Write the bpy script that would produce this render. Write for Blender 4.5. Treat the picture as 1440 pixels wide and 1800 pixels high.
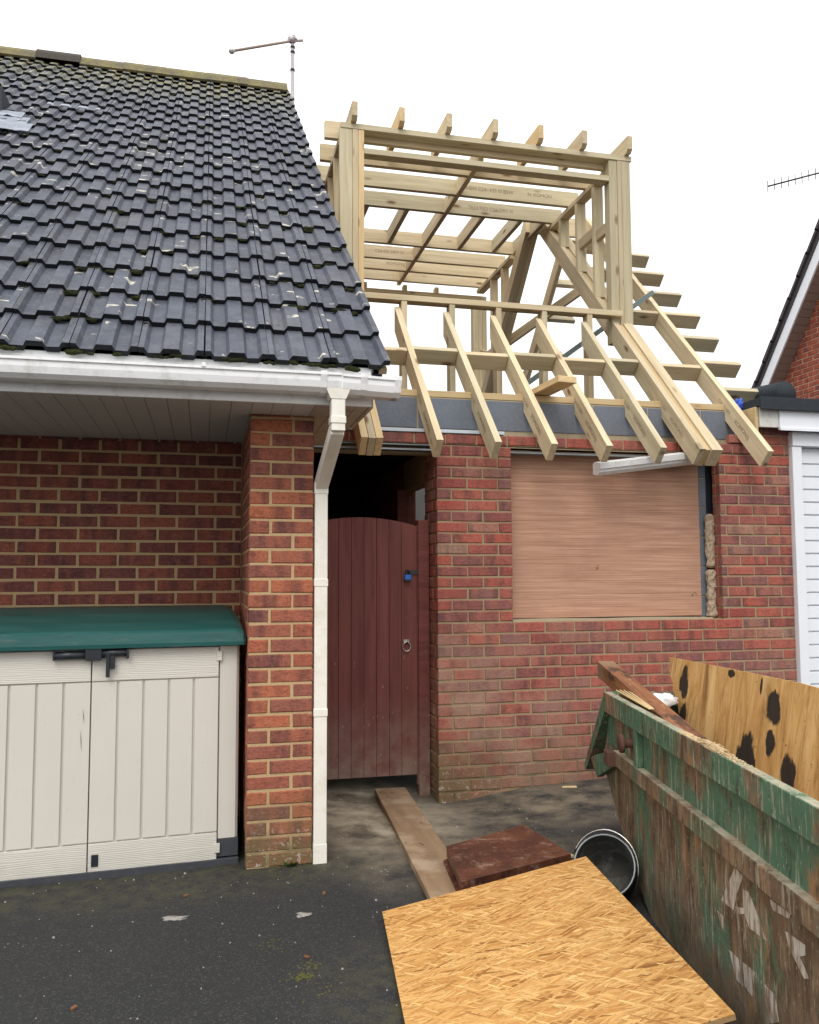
import bpy, bmesh, math, random
from mathutils import Matrix, Vector, Quaternion, noise as mnoise
random.seed(7)
V = Vector
for o in list(bpy.data.objects):
    bpy.data.objects.remove(o)
S = bpy.context.scene
COL = S.collection

# ------------------------------------------------------------------ camera
cam_d = bpy.data.cameras.new("camera")
cam = bpy.data.objects.new("camera", cam_d)
COL.objects.link(cam)
cam_d.sensor_fit = 'HORIZONTAL'
cam_d.sensor_width = 36.0
cam_d.lens = 36.0 * 1504.9 / 1440.0
cam_d.clip_start = 0.05
cam_d.clip_end = 2000
YAW, PITCH, ROLL = math.radians(13.4424), math.radians(4.3329), math.radians(-0.2203)
_f0 = V((math.sin(YAW), math.cos(YAW), 0)); _r0 = V((math.cos(YAW), -math.sin(YAW), 0)); _u0 = V((0, 0, 1))
_f = _f0 * math.cos(PITCH) + _u0 * math.sin(PITCH); _u = _u0 * math.cos(PITCH) - _f0 * math.sin(PITCH)
_r = _r0 * math.cos(ROLL) + _u * math.sin(ROLL); _uu = _u * math.cos(ROLL) - _r0 * math.sin(ROLL)
cam.matrix_world = Matrix(((_r.x, _uu.x, -_f.x, -0.2157), (_r.y, _uu.y, -_f.y, -4.3964), (_r.z, _uu.z, -_f.z, 1.433), (0, 0, 0, 1)))
S.camera = cam
S.view_settings.view_transform = 'Standard'
S.view_settings.look = 'None'
S.view_settings.exposure = 0.22
S.view_settings.gamma = 1.0
S.view_settings.use_curve_mapping = False

# ------------------------------------------------------------------ sky and sun (bright overcast)
SUN_EL, SUN_AZ = math.radians(48), math.radians(205)      # azimuth clockwise from +Y
w = bpy.data.worlds.new("World"); S.world = w; w.use_nodes = True
nt = w.node_tree; nt.nodes.clear()
sky = nt.nodes.new('ShaderNodeTexSky'); sky.sky_type = 'NISHITA'; sky.sun_disc = False
sky.sun_elevation = SUN_EL; sky.sun_rotation = SUN_AZ; sky.dust_density = 3.0
tc = nt.nodes.new('ShaderNodeTexCoord'); sx = nt.nodes.new('ShaderNodeSeparateXYZ')
nt.links.new(tc.outputs['Generated'], sx.inputs[0])
mr = nt.nodes.new('ShaderNodeMapRange'); mr.inputs[1].default_value = 0.0; mr.inputs[2].default_value = 1.0
mr.inputs[3].default_value = 1.02; mr.inputs[4].default_value = 1.75
nt.links.new(sx.outputs[2], mr.inputs[0])
cn = nt.nodes.new('ShaderNodeTexNoise'); cn.inputs['Scale'].default_value = 2.2; cn.inputs['Detail'].default_value = 5
nt.links.new(tc.outputs['Generated'], cn.inputs['Vector'])
cm = nt.nodes.new('ShaderNodeMapRange'); cm.inputs[1].default_value = .3; cm.inputs[2].default_value = .7
cm.inputs[3].default_value = .97; cm.inputs[4].default_value = 1.04
nt.links.new(cn.outputs['Fac'], cm.inputs[0])
mu = nt.nodes.new('ShaderNodeMath'); mu.operation = 'MULTIPLY'
nt.links.new(mr.outputs[0], mu.inputs[0]); nt.links.new(cm.outputs[0], mu.inputs[1])
b1 = nt.nodes.new('ShaderNodeBackground'); b1.inputs[1].default_value = 0.07
nt.links.new(sky.outputs[0], b1.inputs[0])
b2 = nt.nodes.new('ShaderNodeBackground'); b2.inputs[0].default_value = (1.0, 1.0, 1.0, 1)
nt.links.new(mu.outputs[0], b2.inputs[1])
ms = nt.nodes.new('ShaderNodeMixShader'); ms.inputs[0].default_value = 0.93
nt.links.new(b1.outputs[0], ms.inputs[1]); nt.links.new(b2.outputs[0], ms.inputs[2])
wo = nt.nodes.new('ShaderNodeOutputWorld'); nt.links.new(ms.outputs[0], wo.inputs[0])
sl = bpy.data.lights.new("sun", 'SUN'); sl.energy = 1.3; sl.angle = math.radians(28); sl.color = (1.0, 0.965, 0.91)
so = bpy.data.objects.new("sun", sl); COL.objects.link(so)
sd = V((math.sin(SUN_AZ) * math.cos(SUN_EL), math.cos(SUN_AZ) * math.cos(SUN_EL), math.sin(SUN_EL)))
so.rotation_euler = sd.to_track_quat('Z', 'Y').to_euler()
so.location = sd * 30

# ------------------------------------------------------------------ material helpers
class G:
    def __init__(s, name, rough=.8, spec=.3, metal=0.0):
        s.m = bpy.data.materials.new(name); s.m.use_nodes = True
        s.t = s.m.node_tree; s.b = s.t.nodes['Principled BSDF']
        s.b.inputs['Roughness'].default_value = rough
        s.b.inputs['Specular IOR Level'].default_value = spec
        s.b.inputs['Metallic'].default_value = metal
    def n(s, ty, **k):
        x = s.t.nodes.new('ShaderNode' + ty)
        for a, b in k.items(): setattr(x, a, b)
        return x
    def put(s, sock, v):
        if hasattr(v, 'is_linked') or isinstance(v, bpy.types.NodeSocket): s.t.links.new(v, sock)
        elif isinstance(v, (tuple, list)) and len(v) == 3 and sock.type == 'RGBA': sock.default_value = (*v, 1)
        else: sock.default_value = v
    def obj(s, rnd=True):
        tc = s.n('TexCoord').outputs['Object']
        if not rnd: return tc
        r = s.n('ObjectInfo').outputs['Random']
        cx = s.n('CombineXYZ'); 
        for i, k in enumerate((91.7, 57.3, 33.1)):
            s.t.links.new(s.math('MULTIPLY', r, k), cx.inputs[i])
        a = s.n('VectorMath', operation='ADD'); s.t.links.new(tc, a.inputs[0]); s.t.links.new(cx.outputs[0], a.inputs[1])
        return a.outputs[0]
    def rand(s): return s.n('ObjectInfo').outputs['Random']
    def pos(s): return s.n('NewGeometry').outputs['Position']
    def sep(s, v, i):
        x = s.n('SeparateXYZ'); s.t.links.new(v, x.inputs[0]); return x.outputs[i]
    def math(s, op, a, b=0.0, clamp=False):
        x = s.n('Math', operation=op, use_clamp=clamp); s.put(x.inputs[0], a); s.put(x.inputs[1], b); return x.outputs[0]
    def scale(s, v, sc, rot=(0, 0, 0), loc=(0, 0, 0)):
        x = s.n('Mapping'); x.inputs['Scale'].default_value = sc; x.inputs['Rotation'].default_value = rot; x.inputs['Location'].default_value = loc
        s.t.links.new(v, x.inputs[0]); return x.outputs[0]
    def noise(s, v, sc=5, det=4, ro=.55, dist=0.0, col=False):
        x = s.n('TexNoise'); x.inputs['Scale'].default_value = sc; x.inputs['Detail'].default_value = det
        x.inputs['Roughness'].default_value = ro; x.inputs['Distortion'].default_value = dist
        s.t.links.new(v, x.inputs['Vector']); return x.outputs['Color' if col else 'Fac']
    def voro(s, v, sc=5, feat='F1', out='Distance', rnd=1.0):
        x = s.n('TexVoronoi', feature=feat); x.inputs['Scale'].default_value = sc; x.inputs['Randomness'].default_value = rnd
        s.t.links.new(v, x.inputs['Vector']); return x.outputs[out]
    def ramp(s, f, st, interp='LINEAR'):
        x = s.n('ValToRGB'); cr = x.color_ramp; cr.interpolation = interp
        while len(cr.elements) < len(st): cr.elements.new(.5)
        for e, (p, c) in zip(cr.elements, st):
            e.position = p; e.color = (*c, 1) if isinstance(c, (tuple, list)) else (c, c, c, 1)
        s.t.links.new(f, x.inputs[0]); return x.outputs[0]
    def mix(s, f, a, b, mode='MIX'):
        x = s.n('Mix', data_type='RGBA', blend_type=mode); s.put(x.inputs[0], f); s.put(x.inputs[6], a); s.put(x.inputs[7], b); return x.outputs[2]
    def rng(s, f, a, b, c=0.0, d=1.0):
        x = s.n('MapRange'); x.inputs[1].default_value = a; x.inputs[2].default_value = b; x.inputs[3].default_value = c; x.inputs[4].default_value = d
        s.t.links.new(f, x.inputs[0]); return x.outputs[0]
    def col(s, c): s.put(s.b.inputs['Base Color'], c)
    def rough(s, c): s.put(s.b.inputs['Roughness'], c)
    def bump(s, h, st=.3, d=.01):
        x = s.n('Bump'); x.inputs['Strength'].default_value = st; x.inputs['Distance'].default_value = d
        s.t.links.new(h, x.inputs['Height']); s.t.links.new(x.outputs[0], s.b.inputs['Normal'])

def m_brick(name, stops, lime=0.0, moss=True, dark=1.0):
    g = G(name, .9, .2)
    v = g.obj(); r = g.rand()
    c = g.ramp(r, stops)
    band = g.noise(g.scale(v, (13, 1, 1.5)), 1.0, 2, .5)
    c = g.mix(g.rng(band, .45, .7, 0, .75), c, (.10, .045, .05))
    band2 = g.noise(g.scale(v, (17, 2, 5), loc=(5, 3, 1)), 1.0, 2, .5)
    c = g.mix(g.rng(band2, .52, .72, 0, .6), c, (.42, .13, .075))
    mid = g.noise(g.scale(v, (1, 1, 1.6)), 30, 4, .7)
    c = g.mix(g.rng(mid, .52, .72, 0, .6), c, (.085, .04, .04))
    c = g.mix(g.rng(mid, .30, .46, .45, 0), c, (.44, .17, .11))
    fine = g.noise(v, 95, 4, .7)
    c = g.mix(g.rng(fine, .42, .75, 0, .5), c, (.05, .022, .02))
    pale = g.noise(v, 60, 3, .7)
    c = g.mix(g.rng(pale, .62, .8, 0, .5), c, (.5, .33, .24))
    p = g.pos(); z = g.sep(p, 2)
    if lime:
        c = g.mix(g.rng(g.noise(p, 2.2, 5, .65), .35, .75, .0, .26), c, (.36, .20, .155))
        xm = g.math('MULTIPLY', g.rng(g.sep(p, 0), 1.3, 2.6, 1.0, .12), g.rng(z, .25, 1.25, 1.0, 0.0))
        k = g.math('MULTIPLY', xm, g.rng(g.noise(p, 4.5, 4, .65), .36, .62, 0, 1))
        c = g.mix(g.math('MULTIPLY', k, lime, True), c, (.47, .33, .24))
        dirt = g.math('MULTIPLY', g.rng(z, .0, .5, .75, 0), g.rng(g.noise(p, 7, 4), .3, .7, .3, 1))
        c = g.mix(dirt, c, (.20, .13, .085))
    if moss:
        mk = g.math('MULTIPLY', g.rng(z, .10, .40, 1, 0), g.rng(g.noise(p, 9, 4, .6), .30, .52, .25, 1))
        if lime: mk = g.math('MULTIPLY', mk, g.rng(g.sep(p, 0), 1.4, 1.85, 1, .12))
        c = g.mix(g.math('MULTIPLY', mk, .88), c, (.155, .115, .055))
        wk = g.math('MULTIPLY', g.rng(z, .02, .30, 1, 0), g.rng(g.noise(p, 32, 4, .75), .56, .64, 0, .85))
        if lime: wk = g.math('MULTIPLY', wk, g.rng(g.sep(p, 0), 1.4, 1.8, .8, .1))
        c = g.mix(wk, c, (.55, .50, .45))
    g.col(c)
    g.bump(g.math('ADD', g.noise(g.scale(v, (30, 30, 60)), 1.6, 5, .7), g.math('MULTIPLY', fine, .5)), .75, .006)
    return g.m

def m_mortar(name, c1, c2):
    g = G(name, .95, .1); p = g.pos()
    c = g.mix(g.noise(p, 9, 5, .6), c1, c2)
    c = g.mix(g.rng(g.noise(p, 160, 3, .7), .5, .75, 0, .5), c, (.12, .09, .06))
    z = g.sep(p, 2)
    mk = g.math('MULTIPLY', g.rng(z, .0, .4, .8, 0), g.rng(g.noise(p, 8, 4, .6), .35, .6, .2, 1))
    c = g.mix(mk, c, (.10, .09, .05))
    g.col(c); g.bump(g.noise(p, 140, 4, .7), .6, .004)
    return g.m

def m_timber(name, c1, c2, c3, knot=True, rough=.75, gs=1.0, rv=.2):
    g = G(name, rough, .25); v = g.obj()
    w1 = g.noise(g.scale(v, (1.6 * gs, 26 * gs, 26 * gs)), 1.0, 5, .6, .35)
    c = g.ramp(w1, [(.28, c1), (.55, c2), (.78, c3)])
    c = g.mix(g.math('MULTIPLY', g.rng(g.noise(g.scale(v, (3, 110, 110)), 1, 3, .6), .5, .8, 0, .35), 1.0), c, tuple(x * .62 for x in c1))
    blot = g.noise(v, 2.2, 3, .6)
    c = g.mix(g.rng(blot, .45, .8, 0, .35), c, tuple(a * b for a, b in zip(c2, (.82, .84, .74))))
    if knot:
        d = g.voro(g.scale(v, (2.6, 7, 7)), 1.0)
        c = g.mix(g.rng(d, .06, .17, .95, 0), c, (.19, .10, .05))
    hs = g.n('HueSaturation'); g.t.links.new(g.rng(g.rand(), 0, 1, 1 - rv, 1 + rv * .6), hs.inputs['Value']); g.t.links.new(c, hs.inputs['Color'])
    g.col(hs.outputs[0]); g.bump(w1, .12, .004)
    return g.m

def m_plain(name, c, rough=.5, spec=.4, var=.06, sc=6, dirt=None, metal=0.0, bump=0.0):
    g = G(name, rough, spec, metal); p = g.pos()
    n1 = g.noise(p, sc, 5, .6)
    k = g.mix(n1, tuple(x * (1 - var) for x in c), tuple(min(1, x * (1 + var)) for x in c))
    if dirt:
        k = g.mix(g.math('MULTIPLY', g.rng(g.noise(p, dirt[1], 6, .72), .50, .72, 0, 1), dirt[2]), k, dirt[0])
    g.col(k)
    if bump: g.bump(g.noise(p, 90, 4, .6), bump, .003)
    return g.m

MT = {}
MT['brick_pier'] = m_brick('brick_orange_red', [(0, (.40, .12, .07)), (.2, (.24, .095, .08)), (.34, (.46, .155, .085)), (.52, (.50, .16, .08)), (.66, (.27, .105, .085)), (.8, (.46, .14, .075)), (1, (.37, .13, .085))])
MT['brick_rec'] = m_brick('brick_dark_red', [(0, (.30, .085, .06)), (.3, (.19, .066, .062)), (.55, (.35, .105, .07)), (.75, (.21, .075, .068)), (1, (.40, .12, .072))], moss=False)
MT['brick_ext'] = m_brick('brick_crimson', [(0, (.34, .075, .062)), (.16, (.24, .095, .095)), (.3, (.42, .095, .07)), (.5, (.44, .115, .08)), (.62, (.25, .115, .11)), (.72, (.36, .085, .07)), (.86, (.30, .16, .13)), (.93, (.42, .11, .08)), (1, (.38, .24, .18))], lime=.85)
MT['brick_nb'] = m_brick('brick_bright_red', [(0, (.36, .085, .045)), (.5, (.42, .10, .055)), (1, (.30, .075, .045))], moss=False)
MT['mortar_pier'] = m_mortar('mortar_ochre', (.56, .40, .21), (.48, .35, .20))
MT['mortar_ext'] = m_mortar('mortar_brown', (.40, .30, .18), (.30, .225, .14))
MT['mortar_nb'] = m_mortar('mortar_buff', (.55, .42, .30), (.46, .34, .25))

g = G('roof_tile_concrete', .6, .35); v = g.obj(); p = g.pos()
c = g.ramp(g.rand(), [(0, (.036, .044, .066)), (.3, (.062, .073, .104)), (.6, (.045, .053, .078)), (.8, (.076, .085, .114)), (1, (.052, .059, .080))])
c = g.mix(g.rng(g.noise(v, 11, 6, .7), .42, .72, 0, .7), c, (.120, .130, .155))
c = g.mix(g.rng(g.noise(g.scale(v, (6, 3, 6), loc=(4, 9, 2)), 1.5, 5, .68), .50, .70, 0, .7), c, (.030, .033, .036))
c = g.mix(g.rng(g.noise(v, 55, 4, .75), .56, .70, 0, .5), c, (.20, .20, .195))
c = g.mix(g.rng(g.noise(v, 170, 3, .7), .5, .75, 0, .5), c, (.018, .018, .02))
c = g.mix(g.rng(g.noise(p, 3.2, 5, .6), .55, .75, 0, .35), c, (.13, .122, .118))
sp = g.noise(g.scale(v, (7, 11, 7)), 1.0, 3, .6, .6)
gate = g.rng(g.noise(v, 3.1, 2), .50, .54, 0, 1)
c = g.mix(g.math('MULTIPLY', g.math('MULTIPLY', g.rng(sp, .625, .64, 0, 1), g.rng(sp, .70, .72, 1, .4)), gate), c, (.50, .47, .39))
hole = g.voro(g.scale(v, (1, 1, 1)), 13)
c = g.mix(g.math('MULTIPLY', g.rng(hole, .10, .13, .9, 0), g.rng(g.noise(v, 5, 2), .55, .6, 0, 1)), c, (.012, .014, .01))
xz = g.math('ADD', g.sep(p, 2), g.math('MULTIPLY', g.noise(p, 2.5, 4), 1.2))
ms_ = g.math('MULTIPLY', g.rng(xz, 6.7, 7.4, 0, 1), g.rng(g.noise(p, 16, 4, .65), .46, .6, 0, 1))
c = g.mix(g.math('MULTIPLY', ms_, .9), c, (.27, .235, .055))
g.col(c); g.bump(g.noise(v, 120, 4, .7), .35, .004)
MT['tile'] = g.m

MT['tile_nose'] = m_plain('shaded_algae_tile_nose', (.022, .024, .028), .9, .15, .35, 25, ((.03, .034, .016), 18, .6))  # algae and dirt, with the shade of the tile noses painted in
g = G('ridge_mossy_concrete', .9, .2); p = g.pos()
c = g.mix(g.rng(g.noise(p, 5, 5, .65), .35, .65), (.14, .125, .095), (.25, .215, .09))
c = g.mix(g.rng(g.noise(p, 30, 4, .7), .5, .7, 0, .6), c, (.09, .075, .06))
g.col(c); g.bump(g.noise(p, 40, 5, .7), .6, .02); MT['ridge'] = g.m
MT['ridge_dark'] = m_plain('ridge_dark_concrete', (.07, .06, .052), .85, .2, .25, 20)
g = G('moss', .98, .05); p = g.pos()
g.col(g.ramp(g.noise(p, 30, 4, .7), [(.3, (.012, .014, .009)), (.55, (.030, .034, .014)), (.75, (.07, .075, .022))])); g.bump(g.noise(p, 180, 3, .7), 1, .01); MT['moss'] = g.m

MT['moss_y'] = m_plain('yellow_green_moss', (.085, .085, .028), .95, .1, .5, 60)
TA, TB, TC = (.50, .395, .24), (.63, .52, .345), (.70, .60, .42)
MT['timber'] = m_timber('pale_treated_pine', TA, TB, TC)
MT['timber_g'] = m_timber('greenish_treated_pine', (.47, .40, .255), (.59, .515, .35), (.66, .58, .41))
MT['timber_y'] = m_timber('yellow_pine', (.55, .39, .20), (.67, .50, .28), (.71, .56, .34))
g = G('weathered_brown_timber', .75, .3); v = g.obj(False)
c = g.ramp(g.noise(g.scale(v, (2.2, 22, 22)), 1, 6, .68, .5), [(.28, (.085, .034, .018)), (.5, (.24, .095, .04)), (.72, (.40, .19, .085))])
c = g.mix(g.rng(g.noise(g.scale(v, (1, 2, 2)), 5.5, 5, .7), .52, .62, 0, .85), c, (.05, .03, .022))
c = g.mix(g.rng(g.sep(v, 0), -.62, -.50, .8, 0), c, (.24, .16, .10))
c = g.mix(g.rng(g.noise(v, 26, 4, .7), .62, .70, 0, .6), c, (.42, .30, .20))
g.col(c); g.bump(g.noise(g.scale(v, (4, 40, 40)), 1, 5, .7), .5, .006); MT['timber_dark'] = g.m
def dusty(m, z0, z1, colr, amt):
    g = G.__new__(G); g.m = m; g.t = m.node_tree; g.b = g.t.nodes['Principled BSDF']; p = g.pos()
    src = g.b.inputs['Base Color'].links[0].from_socket
    k = g.math('MULTIPLY', g.rng(g.sep(p, 2), z0, z1, amt, 0), g.rng(g.noise(p, 9, 5, .65), .32, .62, .15, 1))
    c = g.mix(k, src, colr)
    c = g.mix(g.math('MULTIPLY', g.rng(g.noise(g.scale(p, (60, 60, 25)), 1, 2), .70, .73, 0, .8), g.rng(g.sep(p, 2), .3, 1.4, 1, .1)), c, (.36, .27, .22))
    g.col(c)
MT['gate'] = m_timber('red_brown_stained_board', (.12, .036, .031), (.185, .058, .050), (.225, .076, .065), False, .62, 1, .10)
dusty(MT['gate'], .05, .62, (.27, .21, .165), .75)
g = G('dusty_plank', .9, .15); v = g.obj(False)
c = g.ramp(g.noise(g.scale(v, (1.4, 14, 14)), 1, 5, .6, .4), [(.3, (.20, .13, .078)), (.6, (.27, .18, .11)), (.8, (.32, .215, .135))])
c = g.mix(g.rng(g.noise(v, 3.0, 5, .65), .5, .7, 0, .7), c, (.44, .35, .25))
c = g.mix(g.rng(g.noise(g.scale(v, (9, 30, 9)), 1, 3), .66, .7, 0, .8), c, (.10, .06, .04))
g.col(c); g.bump(g.noise(v, 60, 4), .3, .004); MT['plank'] = g.m

g = G('window_plywood', .7, .3); v = g.obj(False)
c = g.ramp(g.noise(g.scale(v, (1.3, 1, 85)), 1, 6, .68, .2), [(.28, (.27, .13, .08)), (.5, (.45, .25, .165)), (.74, (.62, .385, .27))])
c = g.mix(g.rng(g.noise(g.scale(v, (2.5, 1, 6)), 1, 5, .65), .5, .72, 0, .45), c, (.31, .165, .125))
c = g.mix(g.rng(g.noise(g.scale(v, (5, 1, 3), loc=(2, 0, 1)), 1, 5, .7), .70, .72, 0, .8), c, (.10, .05, .035))
g.col(c); g.bump(g.noise(g.scale(v, (2, 2, 90)), 1, 3), .15, .002); MT['ply_window'] = g.m

g = G('stained_plywood', .75, .25); v = g.obj(False)
c = g.ramp(g.noise(g.scale(v, (8, 8, 1.2), rot=(0, .12, 0)), 1.6, 6, .72, 1.4), [(.25, (.27, .12, .034)), (.46, (.52, .285, .095)), (.7, (.72, .47, .205))])
c = g.mix(g.rng(g.noise(g.scale(v, (15, 15, 1.8), rot=(0, .16, 0)), 1, 6, .78, 1.2), .52, .68, 0, .75), c, (.15, .062, .018))
c = g.mix(g.rng(g.noise(v, 45, 3, .7), .68, .73, 0, .8), c, (.06, .035, .02))
sxx, szz = g.sep(v, 0), g.sep(v, 2)
wob = g.math('ADD', g.math('MULTIPLY', g.math('SUBTRACT', g.noise(g.scale(v, (22, 1, 8)), 1, 5, .7), .5), 1.5), g.math('MULTIPLY', g.math('SUBTRACT', g.noise(v, 9, 2), .5), 1.2))
for (cx, cz, rx, rz) in ((.215, -.105, .045, .085), (1.03, -.115, .055, .070), (1.035, -.235, .034, .058), (.87, -.33, .072, .10), (1.175, -.335, .052, .075), (.24, -.262, .035, .07), (.66, -.012, .035, .018), (.92, -.03, .012, .034), (1.45, -.25, .05, .08)):
    dd = g.math('SQRT', g.math('ADD', g.math('POWER', g.math('DIVIDE', g.math('SUBTRACT', sxx, cx), rx), 2.0), g.math('POWER', g.math('DIVIDE', g.math('SUBTRACT', szz, cz), rz), 2.0)))
    c = g.mix(g.rng(g.math('ADD', dd, wob), .86, 1.06, .97, 0), c, (.018, .016, .015))
g.col(c); g.bump(g.noise(g.scale(v, (14, 14, 2)), 2, 4), .2, .004); MT['ply_skip'] = g.m
MT['bitumen'] = m_plain('black_bitumen_stain', (.018, .017, .017), .55, .4, .3, 40)

g = G('osb_strand_board', .62, .3); v = g.obj(False)
base = None
cols = [((.27, .105, .024), (.52, .25, .066), (.70, .41, .145)), ((.35, .145, .038), (.58, .30, .09), (.78, .50, .20)), ((.20, .08, .018), (.48, .22, .056), (.66, .38, .13))]
wv = g.n('VectorMath', operation='ADD'); g.t.links.new(v, wv.inputs[0])
nz = g.noise(v, 3, 2, .5, 0, True); sc_ = g.n('VectorMath', operation='SCALE'); g.t.links.new(nz, sc_.inputs[0]); sc_.inputs[3].default_value = .03
g.t.links.new(sc_.outputs[0], wv.inputs[1]); v2 = wv.outputs[0]
hts = []
for i, (rz, s_) in enumerate(((.05, (10, 72, 1)), (-.14, (12, 90, 1)), (.24, (9, 80, 1)), (-.45, (14, 120, 1)), (.85, (16, 140, 1)))):
    vv = g.scale(g.scale(v2, (1, 1, 0), rot=(0, 0, rz), loc=(i * 3.1, i * 1.7, 0)), s_)
    cc = g.voro(vv, 1.0, out='Color'); r_ = g.sep(cc, 0); r2 = g.sep(cc, 1); d_ = g.voro(vv, 1.0, out='Distance')
    a = cols[i % 3]; k = g.ramp(r_, [(.0, a[0]), (.14, a[1]), (.6, a[2]), (.85, a[1]), (1, a[2])])
    ed = g.voro(vv, 1.0, 'DISTANCE_TO_EDGE')
    k = g.mix(g.rng(ed, .0, .07, .62, 0), k, tuple(x * .34 for x in a[1]))
    k = g.mix(g.rng(g.noise(vv, 2.5, 3, .6), .45, .75, 0, .35), k, tuple(x * .6 for x in a[1]))
    base = k if base is None else g.mix(g.rng(r2, (.48, .48, .55, .72, .80)[i], (.5, .5, .57, .74, .82)[i]), base, k)
    hts.append(r2)
gr = g.noise(g.scale(v, (22, 190, 1), rot=(0, 0, .1)), 1, 3, .6)
base = g.mix(g.rng(gr, .45, .8, 0, .3), base, (.30, .16, .055))
base = g.mix(g.rng(g.noise(g.scale(v, (24, 95, 1), rot=(0, 0, .3)), 1, 2), .72, .74, 0, .85), base, (.085, .045, .02))
g.col(base); g.bump(g.math('ADD', hts[0], hts[2]), .12, .003); MT['osb'] = g.m
MT['osb_edge'] = m_plain('osb_sawn_edge', (.36, .24, .12), .9, .1, .35, 90)

g = G('brown_veneer_board', .45, .4); v = g.obj(False)
c = g.ramp(g.noise(g.scale(v, (3, 3, 3)), 1.6, 5, .65, .6), [(.3, (.04, .014, .01)), (.52, (.095, .032, .018)), (.72, (.16, .06, .03))])
c = g.mix(g.rng(g.noise(v, 9, 6, .75), .54, .70, 0, .8), c, (.33, .22, .16))
c = g.mix(g.rng(g.noise(g.scale(v, (3, 30, 3)), 2, 4, .7), .58, .66, 0, .8), c, (.02, .01, .008))
c = g.mix(g.rng(g.noise(v, 70, 4, .75), .58, .66, 0, .55), c, (.30, .19, .11))
g.col(c); g.bump(g.noise(v, 50, 4), .3, .004); MT['veneer'] = g.m

g = G('asphalt', .82, .35); p = g.pos()
c = g.mix(g.noise(p, 1.3, 5, .6), (.017, .0178, .019), (.029, .0292, .0292))
vd = g.voro(p, 210, out='Color')
c = g.mix(g.math('MULTIPLY', g.rng(g.sep(vd, 0), .80, .98, 0, .8), 1.0), c, (.075, .073, .069))
c = g.mix(g.rng(g.sep(vd, 1), .90, .99, 0, .7), c, (.012, .012, .013))
px, py = g.sep(p, 0), g.sep(p, 1)
def blob(cx, cy, rx, ry):
    a = g.math('POWER', g.math('DIVIDE', g.math('SUBTRACT', px, cx), rx), 2.0)
    b = g.math('POWER', g.math('DIVIDE', g.math('SUBTRACT', py, cy), ry), 2.0)
    return g.rng(g.math('ADD', a, b), 0.0, 1.0, 1.0, 0.0)
dn = g.noise(p, 4.5, 6, .68)
dust = g.math('MULTIPLY', g.math('MAXIMUM', blob(.78, .55, .55, 1.25), g.math('MAXIMUM', blob(1.9, .9, 1.2, .75), blob(1.35, -.1, .55, .8))), g.rng(dn, .36, .66, 0, 1))
c = g.mix(g.math('MULTIPLY', dust, .85), c, (.25, .205, .14))
dust2 = g.math('MULTIPLY', blob(.75, .95, .75, 1.0), g.rng(g.noise(p, 6, 6, .65), .28, .58, 0, 1))
c = g.mix(g.math('MULTIPLY', dust2, .92), c, (.46, .395, .295))
mossk = g.math('MULTIPLY', g.math('MAXIMUM', blob(-.5, -.05, 1.4, .42), g.math('MAXIMUM', blob(.25, -.05, .5, .3), blob(.55, -1.35, .45, .5))), g.rng(g.noise(p, 11, 5, .7), .40, .68, 0, 1))
c = g.mix(g.math('MULTIPLY', mossk, .8), c, (.075, .07, .035))
wetk = g.math('MULTIPLY', g.math('MAXIMUM', blob(.75, .45, .35, .55), blob(.6, 1.3, .5, .35)), g.rng(g.noise(p, 3.5, 3), .40, .56, 0, 1))
c = g.mix(g.math('MULTIPLY', wetk, .45), c, (.03, .028, .026))
g.col(c); g.rough(g.rng(wetk, 0, 1, .84, .10))
g.bump(g.math('ADD', g.voro(p, 210), g.math('MULTIPLY', g.noise(p, 30, 3), .6)), .55, .004); MT['asphalt'] = g.m

MT['upvc'] = m_plain('white_upvc', (.84, .845, .85), .3, .45, .03, 3, ((.36, .37, .29), 11, .45))
MT['upvc_cream'] = m_plain('cream_white_downpipe', (.83, .80, .72), .4, .4, .03, 3, ((.45, .40, .28), 7, .35))
MT['soffit'] = m_plain('grey_white_soffit', (.60, .60, .59), .5, .35, .05, 4)
MT['soffit_dirty'] = m_plain('stained_soffit_end', (.50, .46, .40), .6, .3, .08, 6, ((.25, .20, .15), 10, .6))
MT['paint_white'] = m_plain('white_gloss_paint', (.78, .80, .84), .4, .4, .04, 5)
MT['paint_old'] = m_plain('flaking_white_paint', (.62, .61, .57), .7, .2, .08, 8, ((.30, .27, .22), 25, .8))
MT['block'] = m_plain('blue_grey_block', (.155, .175, .21), .9, .15, .12, 12, ((.26, .27, .28), 40, .5), bump=.3)
MT['block_pale'] = m_plain('pale_inner_block', (.20, .205, .20), .9, .15, .1, 8)
MT['block_mortar'] = m_plain('block_mortar', (.40, .33, .23), .95, .1, .15, 30, bump=.4)
MT['dpc'] = m_plain('blue_white_dpc_strip', (.52, .58, .66), .4, .4, .12, 12)
MT['steel'] = m_plain('galvanised_steel', (.26, .29, .30), .45, .5, .1, 20, metal=.6)
MT['strap'] = m_plain('grey_green_strap', (.15, .19, .19), .5, .4, .1, 20)
MT['dark_metal'] = m_plain('black_iron', (.02, .021, .024), .4, .5, .1, 20)
MT['chrome'] = m_plain('dull_chrome', (.55, .54, .52), .25, .5, .05, 20, metal=1.0)
MT['alu'] = m_plain('grey_aluminium', (.42, .38, .39), .5, .4, .1, 20, metal=.3)
MT['alu_pink'] = m_plain('faded_pinkish_boom', (.42, .32, .29), .6, .3, .1, 20)
MT['padlock'] = m_plain('blue_plastic', (.012, .13, .55), .35, .5, .05, 20)
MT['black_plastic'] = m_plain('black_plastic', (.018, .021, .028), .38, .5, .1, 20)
MT['grey_plastic'] = m_plain('dark_grey_plastic', (.045, .05, .06), .55, .4, .15, 12, ((.09, .085, .075), 20, .5))
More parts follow.
